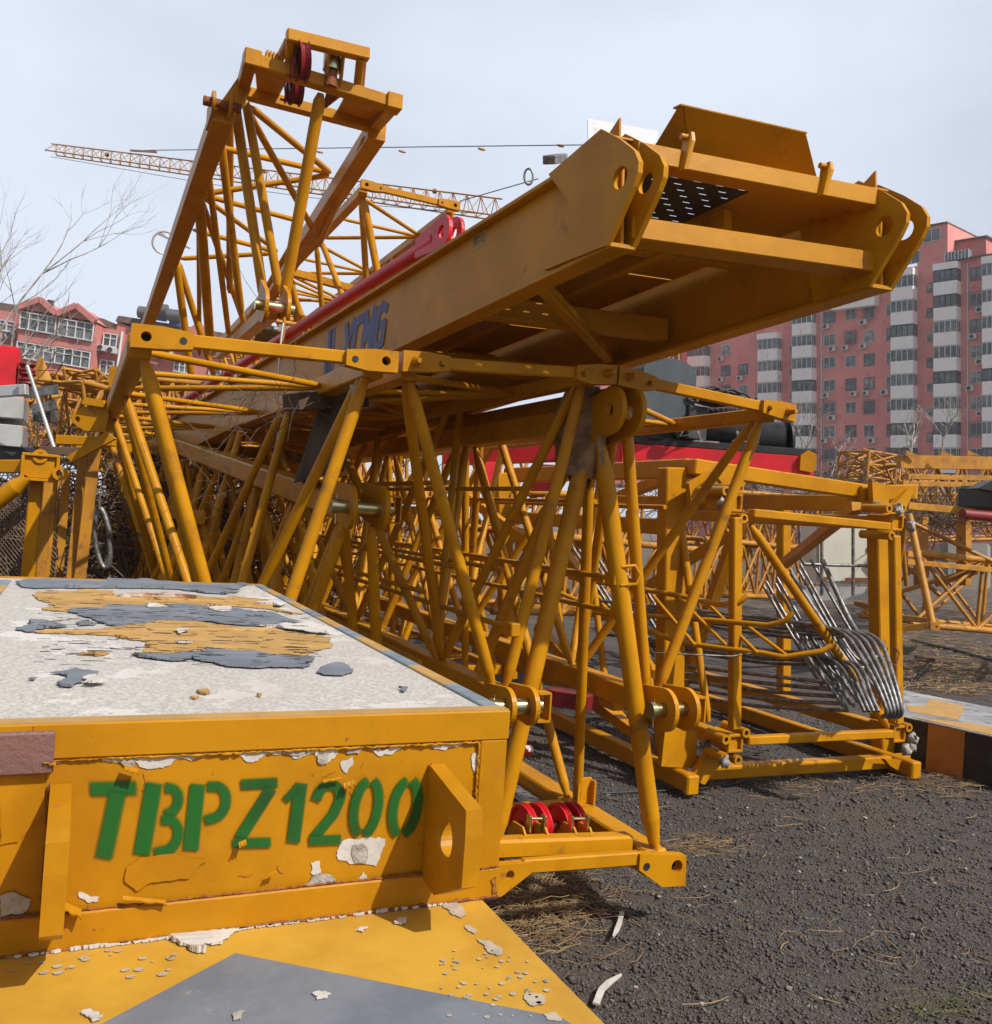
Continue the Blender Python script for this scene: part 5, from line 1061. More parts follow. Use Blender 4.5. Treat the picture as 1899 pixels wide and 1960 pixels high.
# shared window meshes, oriented to the facade
RX = -U_R-V_R*(-U_R).dot(V_R); RX.normalize(); RY = V_R.cross(RX)   # RY points into the wall
rotm = Matrix((RX, RY, V_R)).transposed()
def shared(mb, mats):
    me = bpy.data.meshes.new('m'); me.from_pydata([tuple(v) for v in mb.v], [], mb.f)
    for q in (mats if isinstance(mats, list) else [mats]): me.materials.append(q)
    return me
def inst(name, me, root, pos, rm, scale=(1, 1, 1)):
    o = bpy.data.objects.new(name, me); C.objects.link(o); o.parent = root; me.name = name
    o.matrix_parent_inverse = Matrix.Identity(4); o.location = pos-(parent_loc(root)); o.rotation_euler = rm.to_euler(); o.scale = scale
    return o
def wframe(w_, h, nx=2, t=0.06, tr=False):
    m = MB(); d = 0.05
    m.box(-w_/2, w_/2, -d, 0.02, -h/2, -h/2+t); m.box(-w_/2, w_/2, -d, 0.02, h/2-t, h/2)
    for i in range(nx+1): x = -w_/2+(w_-t)*i/nx; m.box(x, x+t, -d+0.002, 0.018, -h/2+t, h/2-t)
    if tr: m.box(-w_/2+t, w_/2-t, -d+.004, 0.016, h*0.18, h*0.18+t)
    return m
def wpane(w_, h): return MB().box(-w_/2+.03, w_/2-.03, -0.02, 0.01, -h/2+.03, h/2-.03)
def wbars(w_, h):
    m = MB(); n = int(w_/0.16)
    for i in range(n+1): x = -w_/2+w_*i/n; m.box(x-0.015, x+0.015, -0.28, -0.25, -h/2, h/2)
    for z in (-h/2, 0, h/2): m.box(-w_/2, w_/2, -0.285, -0.255, z-0.02, z+0.02)
    return m
GL2 = mat('window_glass_curtained', (0.16, 0.18, 0.18), 0.2, col2=(0.07, 0.08, 0.085), scale=0.7, lo=0.42, hi=0.6, spec=0.7)
fW = shared(wframe(2.0, 1.45), FRM); fD = shared(wframe(2.0, 1.45), FRD); pA = shared(wpane(2.0, 1.45), GLS); pB = shared(wpane(2.0, 1.45), GL2); pC = shared(wpane(2.0, 1.45), mat('window_curtain', (0.34, 0.33, 0.30), 0.5, col2=(0.14, 0.15, 0.15), scale=1.3, lo=.48, hi=.54)); bW = shared(wbars(2.3, 1.8), GALV)
acm = MB(); acm.box(-0.42, 0.42, -0.55, -0.18, -0.3, 0.3, 0.02); acs = shared(acm, PLAS); acf = MB(); acf.tube((-.08, -.56, 0), (-.08, -.552, 0), 0.23, 14); acf.tube((-.08, -.566, 0), (-.08, -.56, 0), 0.05, 8); acfs = shared(acf, DKST)
def window(root, pos, rm, sx, dark=False, bars=False, fr0=None, frd=None, sz=1.0, lab=None):
    o = inst('window', fD if dark else fW, root, pos, rm, (sx, 1, sz)); rv = random.random(); p = bpy.data.objects.new('pane', pA if rv < .5 else pB if rv < .82 else pC); C.objects.link(p); p.parent = o
    if bars: b = bpy.data.objects.new('security_bars', bW); C.objects.link(b); b.parent = o
    return o
def aircon(root, pos, rm, s=1.0):
    o = inst('air_conditioner', acs, root, pos, rm, (s, s, s)); p = bpy.data.objects.new('fan_grille', acfs); C.objects.link(p); p.parent = o
random.seed(11)
nwin = 0
for x0, x1, kmin, kmax in ((935, 1000, -2, 6), (1060, 1120, -2, 6), (1165, 1225, -1, 6), (1295, 1345, -1, 7), (1525, 1588, -1, 7), (1775, 1850, -1, 7), (738, 775, -1, 5), (553, 588, -1, 5), (445, 497, -1, 4), (345, 397, -1, 5), (72, 112, 1, 5), (2010, 2070, -1, 7)):
    for k in range(kmin, kmax+1):
        u = (ux(x0)+ux(x1))/2; wd = abs(ux(x0)-ux(x1)); small = x0 in (1525, 738)
        if x0 < 600 and k >= 6: continue
        window(bld, FR(u, k*2.9-0.62-(0.9 if small else 0), 0.04), rotm, wd/2.0, dark=random.random() < .28, bars=random.random() < .2 and not small, sz=0.75 if small else 1.0); nwin += 1
        m_ = None
        if random.random() < .72 and not small: aircon(bld, FR(u+random.choice((-.5, .3, 0.6)), k*2.9-1.85, 0.0), rotm, random.uniform(0.95, 1.15))
for x, y in ((1555, 150), (1440, 262)): window(bld, FR(ux(x), (1360-y)/1.899/1.5798/16.5+0.4, 0.09), rotm, 1.0)
# balcony columns: glazed bay + parapet for every floor
def bay(u0, u1, k, dark):
    v1 = k*2.9+0.1; m = MB(); pbox(m, u0, u1, v1-3.0+0.02, v1-1.38, 0, 1.35); return m
for x0, x1, kmin, kmax in ((780, 920, -2, 6), (1345, 1505, -1, 7), (1590, 1755, -1, 7), (583, 722, -1, 5), (180, 305, 0, 5), (1868, 2010, -1, 7)):
    ua, ub = ux(x0), ux(x1)
    # the right cheek of each bay is seen at a slant: the front face is narrower than the column
    ua, ub = ua, ub+(ua-ub)*0.20
    for k in range(kmin, kmax+1):
        v1 = k*2.9+0.12; dk = random.random() < .28
        m = MB(); pbox(m, ua, ub, v1-2.9+0.03, v1-1.40, 0, 1.3); par = m.out('balcony', WHT, bld)
        fr3 = MB(); t = 0.07
        pbox(fr3, ua, ub, v1-1.40, v1-1.34, 0.02, 1.28); pbox(fr3, ua, ub, v1-0.10, v1-0.02, 0.02, 1.28)
        for q in range(5): uu = ua+(ub-ua)*q/4; pbox(fr3, uu-(0.04 if q else 0), uu+(0.0 if q == 4 else 0.04), v1-1.34, v1-0.10, 1.20, 1.27)
        for q in (0.1, 0.65): pbox(fr3, ub, ub+0.05, v1-1.34, v1-0.10, q, q+0.07)
        bf = fr3.out('balcony_window', FRD if dk else FRM, par)
        g_ = MB(); pbox(g_, ua-0.03, ub+0.03, v1-1.36, v1-0.06, 0.05, 1.22); g_.out('balcony_pane', GLS if random.random() < .6 else GL2, par)
        if k == kmax: r_ = MB(); pbox(r_, ua+.05, ub-.05, v1-0.02, v1+0.75, 0, 1.4); r_.out('parapet_cap', WHT, par)
m = MB(); pbox(m, ux(1003), ux(1250), 17.35, 19.2, 0, 1.3); m.out('long_balcony', WHT, bld)
for x in (922, 1762):
    m = MB(); m.tube(FR(ux(x), -10, 0.15), FR(ux(x), 21, 0.15), 0.09, 6); m.out('drain_pipe', FRM, bld)
m = MB(); pbox(m, ux(1650), ux(1785), vR(1715, 262), vR(1715, 215), 0.03, 1.0); m.out('penthouse_glazing', GLS, bld)
for q in range(8):
    m = MB(); u = ux(1650)+(ux(1785)-ux(1650))*q/7; pbox(m, u-.05, u+.05, vR(1715, 264), vR(1715, 213), 1.0, 1.06); m.out('glazing_bar', FRM, bld)
# ---------------- pink walk-up building on the left ----------------
LD = 84.0
U_L = (RR-UP*0.172).normalized(); V_L = (UP+RR*0.118).normalized(); V_Lo = (V_L-U_L*V_L.dot(U_L)).normalized(); O_L = PD(150, 700, LD)
def zl(x, y): return (x/5.0, 538+y/5.0)
def FL(x, y, o=0.0): return PD(x, y, LD)-FF*o
def lbx(mb, pts, o0, o1):   # quad in pixels extruded towards us
    P = [FL(*zl(*p), o0) for p in pts]+[FL(*zl(*p), o1) for p in pts]; n = len(pts)
    mb.add(P, [tuple(range(n, 2*n)), tuple(range(n-1, -1, -1))]+[(i, (i+1) % n, n+(i+1) % n, n+i) for i in range(n)]); return mb
def sk(x0, y0, w_, h): # skewed rect from top-left: x along slope 0.172, vertical lean
    return [(x0-h*0.115, y0+h), (x0-h*0.115+w_, y0+h+w_*0.172), (x0+w_, y0+w_*0.172), (x0, y0)]
lbd = thing('apartment_building', 'low pink building with twin gables and white bay windows on the left', 'apartment building', FL(150, 860))
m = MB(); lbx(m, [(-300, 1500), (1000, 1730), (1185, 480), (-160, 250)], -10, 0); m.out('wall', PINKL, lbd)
m = MB(); lbx(m, [(-200, 250), (1200, 492), (1190, 440), (960, 345), (620, 290), (300, 240), (-100, 180)], -8, -0.6); m.out('roof', ROOF, lbd)
for pts in ([(262, 300), (640, 358), (487, 222)], [(640, 358), (1000, 428), (825, 277)]):
    m = MB(); lbx(m, [pts[0], pts[1], pts[2]], -2, 1.7); m.out('gable', PINKL, lbd)
    m = MB(); a_, b_, c_ = (FL(*zl(*p), 1.9) for p in pts); m.beam(a_, c_, 0.5, 0.35, up=FF); m.beam(c_, b_, 0.5, 0.35, up=FF); m.out('gable_trim', PINKL, lbd)
def lwin(x0, y0, w_, h, nx=4, o=0.0, tr=True, dark=False):
    g_ = MB(); lbx(g_, sk(x0, y0, w_, h), o, o+0.1); 
    fr4 = MB(); t = 8
    lbx(fr4, sk(x0-4, y0-6, w_+8, t), o+.1, o+0.22); lbx(fr4, sk(x0-4-h*.115, y0+h-2, w_+8, t+2), o+.1, o+0.25)
    if tr: lbx(fr4, sk(x0-h*.035, y0+h*.33, w_, 6), o+.1, o+0.2)
    for i in range(nx+1): lbx(fr4, sk(x0-4+(w_)*i/nx, y0-4+w_*i/nx*.172, 8, h+2), o+.1, o+0.21)
    f_ = fr4.out('window', FRM, lbd); g_.out('pane', GL2 if random.random() < .5 else GLS, f_)
def lbay(x0, y0, w_, h):
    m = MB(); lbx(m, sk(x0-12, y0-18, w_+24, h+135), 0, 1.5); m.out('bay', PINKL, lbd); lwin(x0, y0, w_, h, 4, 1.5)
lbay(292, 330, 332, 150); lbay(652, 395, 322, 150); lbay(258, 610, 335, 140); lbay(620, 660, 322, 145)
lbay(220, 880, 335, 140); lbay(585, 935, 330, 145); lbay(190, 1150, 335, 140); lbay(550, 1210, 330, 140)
for x, y, w_, h in ((1005, 500, 125, 115), (972, 755, 125, 120), (935, 1030, 120, 110), (10, 375, 135, 90), (-20, 600, 130, 90), (-160, 360, 120, 90), (905, 1290, 120, 100)): lwin(x, y, w_, h, 2)
def lac(x, y): 
    m = MB(); lbx(m, sk(x, y, 80, 52), 0, 0.8); a_ = m.out('air_conditioner', PLAS, lbd); g_ = MB(); c = FL(*zl(x+26, y+32), 0.82); g_.tube(c, c-FF*0.03, 0.24, 14); g_.out('fan_grille', DKST, a_)
for x, y in ((-15, 497), (108, 498), (965, 618), (1060, 640)): lac(x, y)
m = MB(); m.tube(FL(*zl(1183, 490), .3), FL(*zl(1135, 830), .3), 0.12, 6); m.out('drain_pipe', FRM, lbd)
for x in (424, 482): m = MB(); m.tube(FL(*zl(x, 240), 0), FL(*zl(x+3, 185), 0), 0.3, 6); m.out('vent_stack', DKST, lbd)
lb2 = thing('apartment_building', 'second pink building with solar water heaters on its roof behind the crane chords', 'apartment building', FL(350, 860))
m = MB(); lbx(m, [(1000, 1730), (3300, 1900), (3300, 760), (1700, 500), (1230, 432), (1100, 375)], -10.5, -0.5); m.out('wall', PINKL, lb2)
m = MB(); lbx(m, [(1090, 375), (1700, 490), (3300, 790), (3300, 700), (1800, 430), (1120, 322)], -9, -0.3); m.out('roof', ROOF, lb2)
for xg in (1760, 2100, 2700): m = MB(); yg = 480+(xg-1700)*.17; lbx(m, [(xg, yg+20), (xg+330, yg+75), (xg+160, yg-90)], -2, 0.6); m.out('gable', PINKL, lb2)
for x, y in ((1530, 270), (1665, 325), (1390, 300)):
    m = MB(); m.tube(FL(*zl(x-60, y-5), 0), FL(*zl(x+70, y+12), 0), 0.55, 12); h_ = m.out('solar_heater', GALV, lb2); m = MB(); lbx(m, [(x-45, y+100), (x+60, y+118), (x+55, y+15), (x-40, y)], -.2, 0.1); m.out('collector_panel', BLUE, h_)
sv = lbd; lbd = lb2
for x, y, w_, h in ((1440, 640, 110, 60), (1660, 760, 150, 90), (1260, 760, 120, 110), (1700, 1000, 200, 100), (1300, 1050, 120, 110), (2000, 780, 160, 100), (2250, 830, 160, 100), (2550, 900, 200, 100), (2050, 1080, 200, 100), (2600, 1150, 200, 110)): lwin(x, y, w_, h, 3, -0.5)
for x, y in ((1470, 680), (1600, 650), (1720, 610)): lac(x, y)
lbd = sv
# pink building glimpsed behind the girder, in the middle distance
m = MB(); P0 = [PD(x, y, 128) for x, y in ((1150, 930), (1290, 930), (1290, 640), (1150, 665))]; P1 = [p+FF*10 for p in P0]; m.hexa([P0[0], P0[1], P1[1], P1[0], P0[3], P0[2], P1[2], P1[3]]); m.out('pale_pink_building', PINKL, label='pale pink gable wall seen under the girder left of the tall block', category='building')
# ---------------- tower crane far away, its jib pointing left ----------------
tcr = thing('tower_crane', 'distant yellow tower crane jib reaching left across the sky', 'tower crane', PD(700, 340, 60))
j0, j1_ = PD(98, 283, 66), PD(960, 400, 52)
ddir = (j1_-j0).normalized(); upv = Z_; side = ddir.cross(upv).normalized()
Lj = (j1_-j0).length; hj = 0.95
tops = MB(); tops.tube(j0+upv*0.3, j1_+upv*hj*.6, 0.05, 5); tops.out('top_chord', YFAR, tcr)
for s in (-.5, .5): m = MB(); m.tube(j0-upv*0.35+side*s, j1_-upv*0.55+side*s, 0.05, 5); m.out('bottom_chord', YFAR, tcr)
lac_ = MB(); nn = 40
for i in range(nn):
    a_, b_ = i/nn, (i+1)/nn
    T0 = lambda t: (j0+upv*0.3).lerp(j1_+upv*hj*.6, t); B0 = lambda t, s: (j0-upv*.35+side*s).lerp(j1_-upv*.55+side*s, t)
    for s in (-.5, .5): lac_.tube(B0(a_, s), T0((a_+b_)/2), 0.028, 4); lac_.tube(T0((a_+b_)/2), B0(b_, s), 0.028, 4)
    lac_.tube(B0(a_, -.5), B0(b_, .5), 0.02, 4)
lac_.out('lattice', YFAR, tcr)
for (p, q) in (((250, 288, 63), (1130, 277, 49)), ((880, 385, 53), (1030, 342, 50))): m = MB(); m.tube(PD(*p), PD(*q), 0.03, 5); m.out('tie_bar', DKST, tcr)
for x, y, d in ((770, 290, 54.4), (922, 285.5, 52), (612, 291, 57.2), (1073, 279, 50)): m = MB(); c = PD(x, y, d); m.ell(c, 0.26, 0.08, 0.08, 4); m.out('tie_joint', YFAR, tcr)
m = MB(); m.beam(PD(250, 288, 63), PD(300, 291, 62), 0.12, 0.12); m.out('tie_anchor', YFAR, tcr)
m = MB(); m.path([PD(98, 300, 66), PD(400, 352, 61), PD(700, 392, 56), PD(960, 412, 52)], 0.02, 4); m.out('hoist_rope', DKST, tcr)
for x, y, d in ((205, 308, 64), (505, 340, 59), (832, 378, 54)): m = MB(); c = PD(x, y-12, d); m.ell(c, 0.16, 0.16, 0.16, 4); m.out('lamp_ball', RUST, tcr)
# small yellow lattice mast far behind the winch
fm = thing('lattice_mast', 'small distant lattice mast between the girder and the pink block', 'lattice mast', PD(1245, 720, 40))
def simple_mast(root, c0, c1, w_, n, r=0.06, mt=None):
    mt = mt or YFAR; c0, c1 = Vector(c0), Vector(c1); d = (c1-c0); a_ = d.cross(Y_ if abs(d.normalized().y) < .9 else X_).normalized()*w_/2; b_ = d.cross(a_).normalized()*w_/2
    cor = [a_+b_, a_-b_, -a_-b_, -a_+b_]
    for q in cor: MB().tube(c0+q, c1+q, r, 6).out('chord', mt, root)
    m = MB()
    for i in range(n):
        for k in range(4):
            p, q = cor[k], cor[(k+1) % 4]; A_ = c0+d*i/n; B_ = c0+d*(i+1)/n
            m.tube(A_+p, B_+q, r*.6, 5); m.tube(A_+q, B_+p, r*.6, 5); m.tube(B_+p, B_+q, r*.6, 5)
    m.out('lattice', mt, root)
simple_mast(fm, PD(1250, 800, 40), PD(1252, 668, 40), 1.5, 3, 0.07)
# ---------------- winch on its red frame ----------------
WD = 9.2
wn = thing('hoist_winch', 'black hoist winch with grey rounded hood on a long red frame', 'hoist winch', PD(1350, 880, WD))
def wq(name, x0, y0, x1, y1, d0, dep, mt, bev=0.01, root=None, skew=0.03):
    c = PD((x0+x1)/2, (y0+y1)/2, d0+dep/2); hw = (x1-x0)/2*(d0)/FPX; hh = (y1-y0)/2*d0/FPX
    m = MB(); m.frame(c, (X_*0.93+Y_*0.37*0-Z_*skew).normalized()*hw, Y_*dep/2, Z_*hh, bev); return m.out(name, mt, root or wn)
m = MB(); m.beam(PD(860, 872, 10.5), PD(1180, 858, 9.4), 0.25, 0.22); m.beam(PD(1178, 868, 9.2), PD(1552, 896, 9.2), 0.2, 0.21); m.out('red_frame', RED, wn)
m = MB(); m.beam(PD(1195, 850, 9.2), PD(1198, 905, 9.2), .2, .2, up=X_); m.beam(PD(935, 885, 10), PD(935, 930, 10), .22, .2, up=X_); m.beam(PD(1040, 890, 10), PD(1040, 940, 10), .22, .2, up=X_); m.out('red_upright', RED, wn)
m = MB(); m.beam(PD(1180, 843, 9.35), PD(1545, 871, 9.35), 0.5, 0.07); m.out('winch_bed', BLK, wn)
m = MB()   # hood: rounded box
c = PD(1255, 735, WD); prof = []
for t in [math.pi*i/10 for i in range(11)]: prof.append((0.31*math.cos(t) if abs(math.cos(t)) < .99 else 0.31*math.copysign(1, math.cos(t)), 0.10+0.13*math.sin(t)))
prof = [(0.31, -0.42)]+prof+[(-0.31, -0.42)]
for a_, b_ in ((0, 1),):
    P = [c+X_*x+Z_*z-Y_*0.25 for x, z in prof]; Q = [p+Y_*0.6 for p in P]; n_ = len(P)
    m.add(P+Q, [tuple(range(n_-1, -1, -1)), tuple(range(n_, 2*n_))]+[(i, (i+1) % n_, n_+(i+1) % n_, n_+i) for i in range(n_)])
m.out('hood', mat('grey_hood', (0.06, 0.07, 0.08), 0.4, col2=(0.045, 0.055, 0.06), scale=3), wn)
m = MB(); m.tube(PD(1236, 708, WD-.27), PD(1236, 708, WD-.28), 0.03, 12); m.tube(PD(1254, 708, WD-.27), PD(1254, 708, WD-.28), 0.03, 12); m.out('hood_label', YCH, wn)
wq('motor_box', 1205, 765, 1285, 850, WD-.1, 0.7, BLK); wq('relay_box', 1285, 780, 1330, 845, WD-.15, 0.5, DKST)
m = MB(); m.tube(PD(1325, 815, WD+.2), PD(1430, 822, WD+.1), 0.17, 20); 
for i in range(9): m.tube(PD(1335+i*10, 816, WD+.2), PD(1338+i*10, 816, WD+.2), 0.19, 20)
m.out('motor', DKST, wn)
m = MB(); m.tube(PD(1440, 842, WD+.4), PD(1505, 845, WD+.3), 0.2, 24); m.out('rope_drum', BLK, wn); m = MB(); m.tube(PD(1436, 842, WD+.4), PD(1441, 842, WD+.4), 0.25, 24); m.tube(PD(1503, 845, WD+.3), PD(1508, 845, WD+.3), 0.25, 24); m.out('drum_flange', BLK, wn)
for x in (1325, 1400): m = MB(); m.beam(PD(x, 845, WD-.3), PD(x+50, 848, WD-.3), 0.1, 0.02); m.beam(PD(x+10, 825, WD-.3), PD(x+18, 845, WD-.3), 0.02, 0.03); m.out('bracket', GALV, wn)
cb = MB()
for i in range(26):
    c = PD(1385+random.uniform(-22, 22), 762+random.uniform(-5, 5), WD-.1+random.uniform(-.1, .2)); a_ = random.uniform(.13, .26); b_ = random.uniform(.03, .07); ph = random.uniform(0, 6); tl = random.uniform(-.3, .3)
    cb.path([c+X_*a_*math.cos(t)+Z_*(b_*math.sin(t)+a_*math.cos(t)*tl*.4)+Y_*a_*.5*math.sin(t+ph) for t in [2*math.pi*k/14 for k in range(14)]], 0.011, 5, True)
cb.out('cable_coil', BLK, wn)
cw2 = MB()
for i in range(8): c = PD(1290+random.uniform(-5, 5), 800+i*3, WD-.25); cw2.path([c, c+X_*.08-Z_*.08, c+X_*.2+Z_*random.uniform(-.1, .1)], 0.008, 5)
cw2.out('loose_cable', BLK, wn)
m = MB(); q = PD(1545, 880, 9.1); m.ngon([PD(x, y, 9.1) for x, y in ((1528, 900), (1530, 872), (1545, 862), (1560, 870), (1560, 890), (1552, 905))], FF, 0.1); m.out('bearing_plate', YEL, wn)
m = MB(); m.beam(PD(1430, 868, 10.5), PD(1530, 880, 10.5), .25, .12); m.out('yellow_tray', YEL, wn)
# red machine parts seen through the lattice
m = MB(); m.beam(PD(1050, 1330, 7.2), PD(1135, 1345, 7.0), .2, .12); m.out('red_beam', DRED, label='dark red beam on the ground seen under the box frame', category='beam')
# ---------------- cabinets ----------------
def cab(lab, x0, x1, ytop, ybot, d, mt, side=26):
    r = thing('equipment_cabinet', lab, 'cabinet', PD((x0+x1)/2, ybot, d)); m = MB()
    A_ = [PD(x0, ybot, d), PD(x1, ybot, d), PD(x1+6, ybot-5, d+1.4), PD(x0-side, ybot-12, d+1.4)]; B_ = [PD(x0, ytop, d), PD(x1, ytop, d), PD(x1+6, ytop+5, d+1.4), PD(x0-side, ytop+3, d+1.4)]
    m.hexa(A_+B_); m.out('cabinet_body', mt, r); return r
cc = cab('cream equipment cabinet behind a galvanised rail, right of the steel rails', 1562, 1668, 985, 1118, 13.0, CREAM, 30)
m = MB(); m.ngon([PD(x, y, 12.96) for x, y in ((1568, 1112), (1664, 1112), (1664, 992), (1568, 992))], FF, 0.02); m.out('door', CREAM, cc)
m = MB(); m.ngon([PD(x, y, 13.0) for x, y in ((1540, 1148), (1672, 1148), (1672, 1122), (1540, 1122))], FF, 0.1); m.out('base_plinth', ALU, cc)
m = MB(); m.ngon([PD(x, y, 12.92) for x, y in ((1570, 1110), (1590, 1110), (1590, 1104), (1570, 1104))], FF, 0.01); m.ngon([PD(x, y, 12.92) for x, y in ((1618, 1112), (1662, 1112), (1662, 1106), (1618, 1106))], FF, 0.01); m.out('vent_slot', RUST, cc)
gr_ = thing('guard_rail', 'galvanised guard rail in front of the cream cabinet', 'guard rail', PD(1590, 1145, 12.3))
for pts in ([(1530, 1000), (1533, 1068), (1540, 1080), (1600, 1082), (1660, 1083), (1668, 1075), (1668, 1010), (1660, 1002), (1560, 998)],): m = MB(); m.path([PD(x, y, 12.3) for x, y in pts], 0.022, 8); m.out('top_rail', GALV, gr_)
for x in (1573, 1633): m = MB(); m.tube(PD(x, 1000, 12.3), PD(x, 1140, 12.3), 0.022, 8); m.out('rail_post', GALV, gr_)
cab('weathered grey cabinet with pale stains at the right behind the trusses', 1815, 1890, 1040, 1128, 15.0, mat('grey_cabinet', (0.22, 0.215, 0.19), 0.7, dirt=(0.40, 0.37, 0.28), dscale=1.4, dlo=0.55, dhi=0.6), 28)
# ---------------- striped ballast blocks on the right ----------------
sb_ = thing('ballast_block', 'ballast block with black and orange stripes on its side, cut by the right edge', 'ballast block', PD(1850, 1440, 6.6), 'concrete ballast blocks')
zt = 0.42; A_ = PZ(1727, 1371, zt); B_ = PZ(1899, 1409, zt); dB = (B_-A_); B2 = A_+dB*1.8; A0 = A_-dB*0.06; back_ = PZ(1730, 1322, zt)-A_
A1, B1 = A0+back_*1.02, B2+back_*1.02
down = Vector((0, 0, -zt+0.0))
m = MB(); m.hexa([A0+down, B2+down, B1+down, A1+down, A0-Z_*0.01, B2-Z_*0.01, B1-Z_*0.01, A1-Z_*0.01]); m.out('block_body', BLK, sb_)
def pline(x, p, q, z): # parameter on the top edge below pixel x
    best = min((abs(proj(p+(q-p)*t/400)[0]-x), t/400) for t in range(401)); return p+(q-p)*best[1]
nrm = dB.cross(Z_).normalized(); 
if nrm.dot(FF) > 0: nrm = -nrm
e0, e1 = pline(1778, A0, B2, zt), pline(1848, A0, B2, zt)
OR2 = mat('orange_stripe', (0.46, 0.17, 0.02), 0.5, col2=(0.38, 0.13, 0.02), scale=4, dirt=(.2, .08, .03), dscale=7, dlo=.6, dhi=.75)
m = MB(); P = [e0+down+nrm*.004+Z_*.01, e1+down+nrm*.004+Z_*.01, e1+nrm*.004-Z_*.012, e0+nrm*.004-Z_*.012]; m.add(P, [(0, 1, 2, 3)]); m.out('orange_stripe', OR2, sb_)
m = MB(); m.hexa([A0-Z_*0.01, B2-Z_*0.01, B1-Z_*0.01, A1-Z_*0.01, A0, B2, B1, A1]); m.out('grey_top', mat('worn_grey_top', (0.22, 0.22, 0.23), 0.8, col2=(0.36, 0.35, 0.34), scale=3, dirt=(.13, .14, .16), dscale=6, dlo=.5, dhi=.6), sb_)
for k_, pts in enumerate(([(1740, 1362), (1836, 1378), (1847, 1352), (1780, 1337), (1770, 1352), (1735, 1350)], [(1745, 1372), (1899, 1407), (1960, 1400), (1860, 1385), (1800, 1378)])):
    m = MB(); m.ngon([PZ(x, y, zt+.002+.001*k_) for x, y in pts], Z_, 0.002); m.out('yellow_chevron', YCH, sb_)
# ---------------- truss stacks in the right background ----------------
def truss_at(name_lab, p0, p1, w_, n, r=0.04, grp='lattice trusses stacked in the right background', cat='truss'):
    r_ = thing('lattice_truss', name_lab, cat, (Vector(p0)+Vector(p1))/2, grp); simple_mast(r_, p0, p1, w_, n, r, YEL2)
truss_at('long truss with wide cross braces standing on the ground by the grey cabinet', PD(1700, 1120, 12.5), PD(2150, 1165, 14.0), 0.95, 4, 0.045)
truss_at('truss in the upper right stack resting on the long I-beam', PD(1740, 945, 19), PD(2100, 930, 22), 1.2, 8, 0.05)
truss_at('slim truss standing upright left of the stacked I-beam', PD(1655, 940, 22), PD(1662, 868, 22), 0.9, 3, 0.05)
truss_at('truss lying lowest in the far right heap', PD(1700, 990, 24), PD(2080, 985, 26), 1.2, 7, 0.05)
truss_at('broken truss leaning between the stair window and the I-beam', PD(1640, 900, 26), PD(1760, 940, 25), 0.9, 5, 0.045)
truss_at('middle truss of the far right heap under the I-beam', PD(1760, 965, 21), PD(2150, 950, 23), 1.0, 8, 0.045)
ib = thing('i_beam', 'long yellow I-beam topping the right background stack', 'steel beam', PD(1820, 890, 18)); m = MB(); m.beam(PD(1720, 884, 18), PD(2100, 890, 19), 0.14, 0.26); m.out('beam', YEL2, ib)
for x in (1733, 1800, 1850): m = MB(); m.ngon([PD(x, 872, 17.9), PD(x+26, 872, 17.9), PD(x+2, 862, 17.9)], FF, 0.05); m.out('fin', YEL2, ib)
for x, y, x2, y2 in ((1735, 912, 2000, 918), (1725, 926, 2000, 930)):
    m = MB(); m.beam(PD(x, y, 17.6), PD(x2, y2, 18.5), 0.12, 0.10); m.out('steel_beam', YEL2, label='yellow bar under the topmost I-beam, %s of two' % ('upper' if y < 920 else 'lower'), category='steel beam')
tb = thing('truss_frame', 'low yellow truss frame with a sloped leg and holed foot plate at right', 'truss frame', PD(1800, 1190, 11.5))
for p, q, r_ in (((1740, 985, 11.5), (1785, 1196, 11.0), .045), ((1735, 990, 11.6), (1716, 1120, 12), .03), ((1722, 985, 11.6), (1735, 1120, 12), .03)): m = MB(); m.tube(PD(*p), PD(*q), r_, 10); m.out('leg', YEL2, tb)
m = MB(); m.beam(PD(1735, 968, 11.6), PD(1910, 983, 12.5), .08, .09); m.beam(PD(1735, 1060, 12), PD(1910, 1078, 13), .06, .07); m.beam(PD(1735, 1075, 11.9), PD(1910, 1092, 12.5), .06, .07); m.out('rail', YEL2, tb)
m = MB(); m.beam(PD(1710, 1180, 12.5), PD(1790, 1190, 11), .1, .07); m.beam(PD(1640, 1155, 14), PD(1725, 1180, 12.2), .08, .07); m.beam(PD(1712, 1205, 11), PD(1786, 1196, 10.8), .05, .07); m.out('base_bar', YEL2, tb)
m = MB(); m.ngon([PD(x, y, 10.7) for x, y in ((1780, 1205), (1798, 1208), (1797, 1192), (1779, 1190))], FF, .05, hole=(PD(1791, 1199, 10.7), .014)); m.out('foot_plate', YEL2, tb)
for x in (1763, 1845): m = MB(); m.beam(PD(x, 985, 13), PD(x, 1120, 13), .16, .12, up=X_); m.out('upright', YEL2, tb)
for p, q in (((1745, 1000), (1900, 1075)), ((1790, 1120), (1870, 1095)), ((1700, 1140), (1880, 1085)), ((1730, 1080), (1800, 1140))): m = MB(); m.tube(PD(*p, 12.6), PD(*q, 12.4), .03, 8); m.out('brace', YEL2, tb)
dm = thing('gearbox_machine', 'dark grey gearbox machine on a crimson tube at the right edge', 'machine', PD(1880, 950, 12)); m = MB(); m.frame(PD(1895, 955, 12.3), X_*.28, Y_*.3, Z_*.16, .04); m.out('housing', DKST, dm); m = MB(); m.ngon([PD(x, y, 11.9) for x, y in ((1861, 935), (1920, 945), (1920, 915), (1885, 922))], FF, .3); m.out('sloped_cover', BLK, dm); m = MB(); m.tube(PD(1842, 984, 11.8), PD(1930, 992, 12), .07, 12); m.out('crimson_tube', DRED, dm)
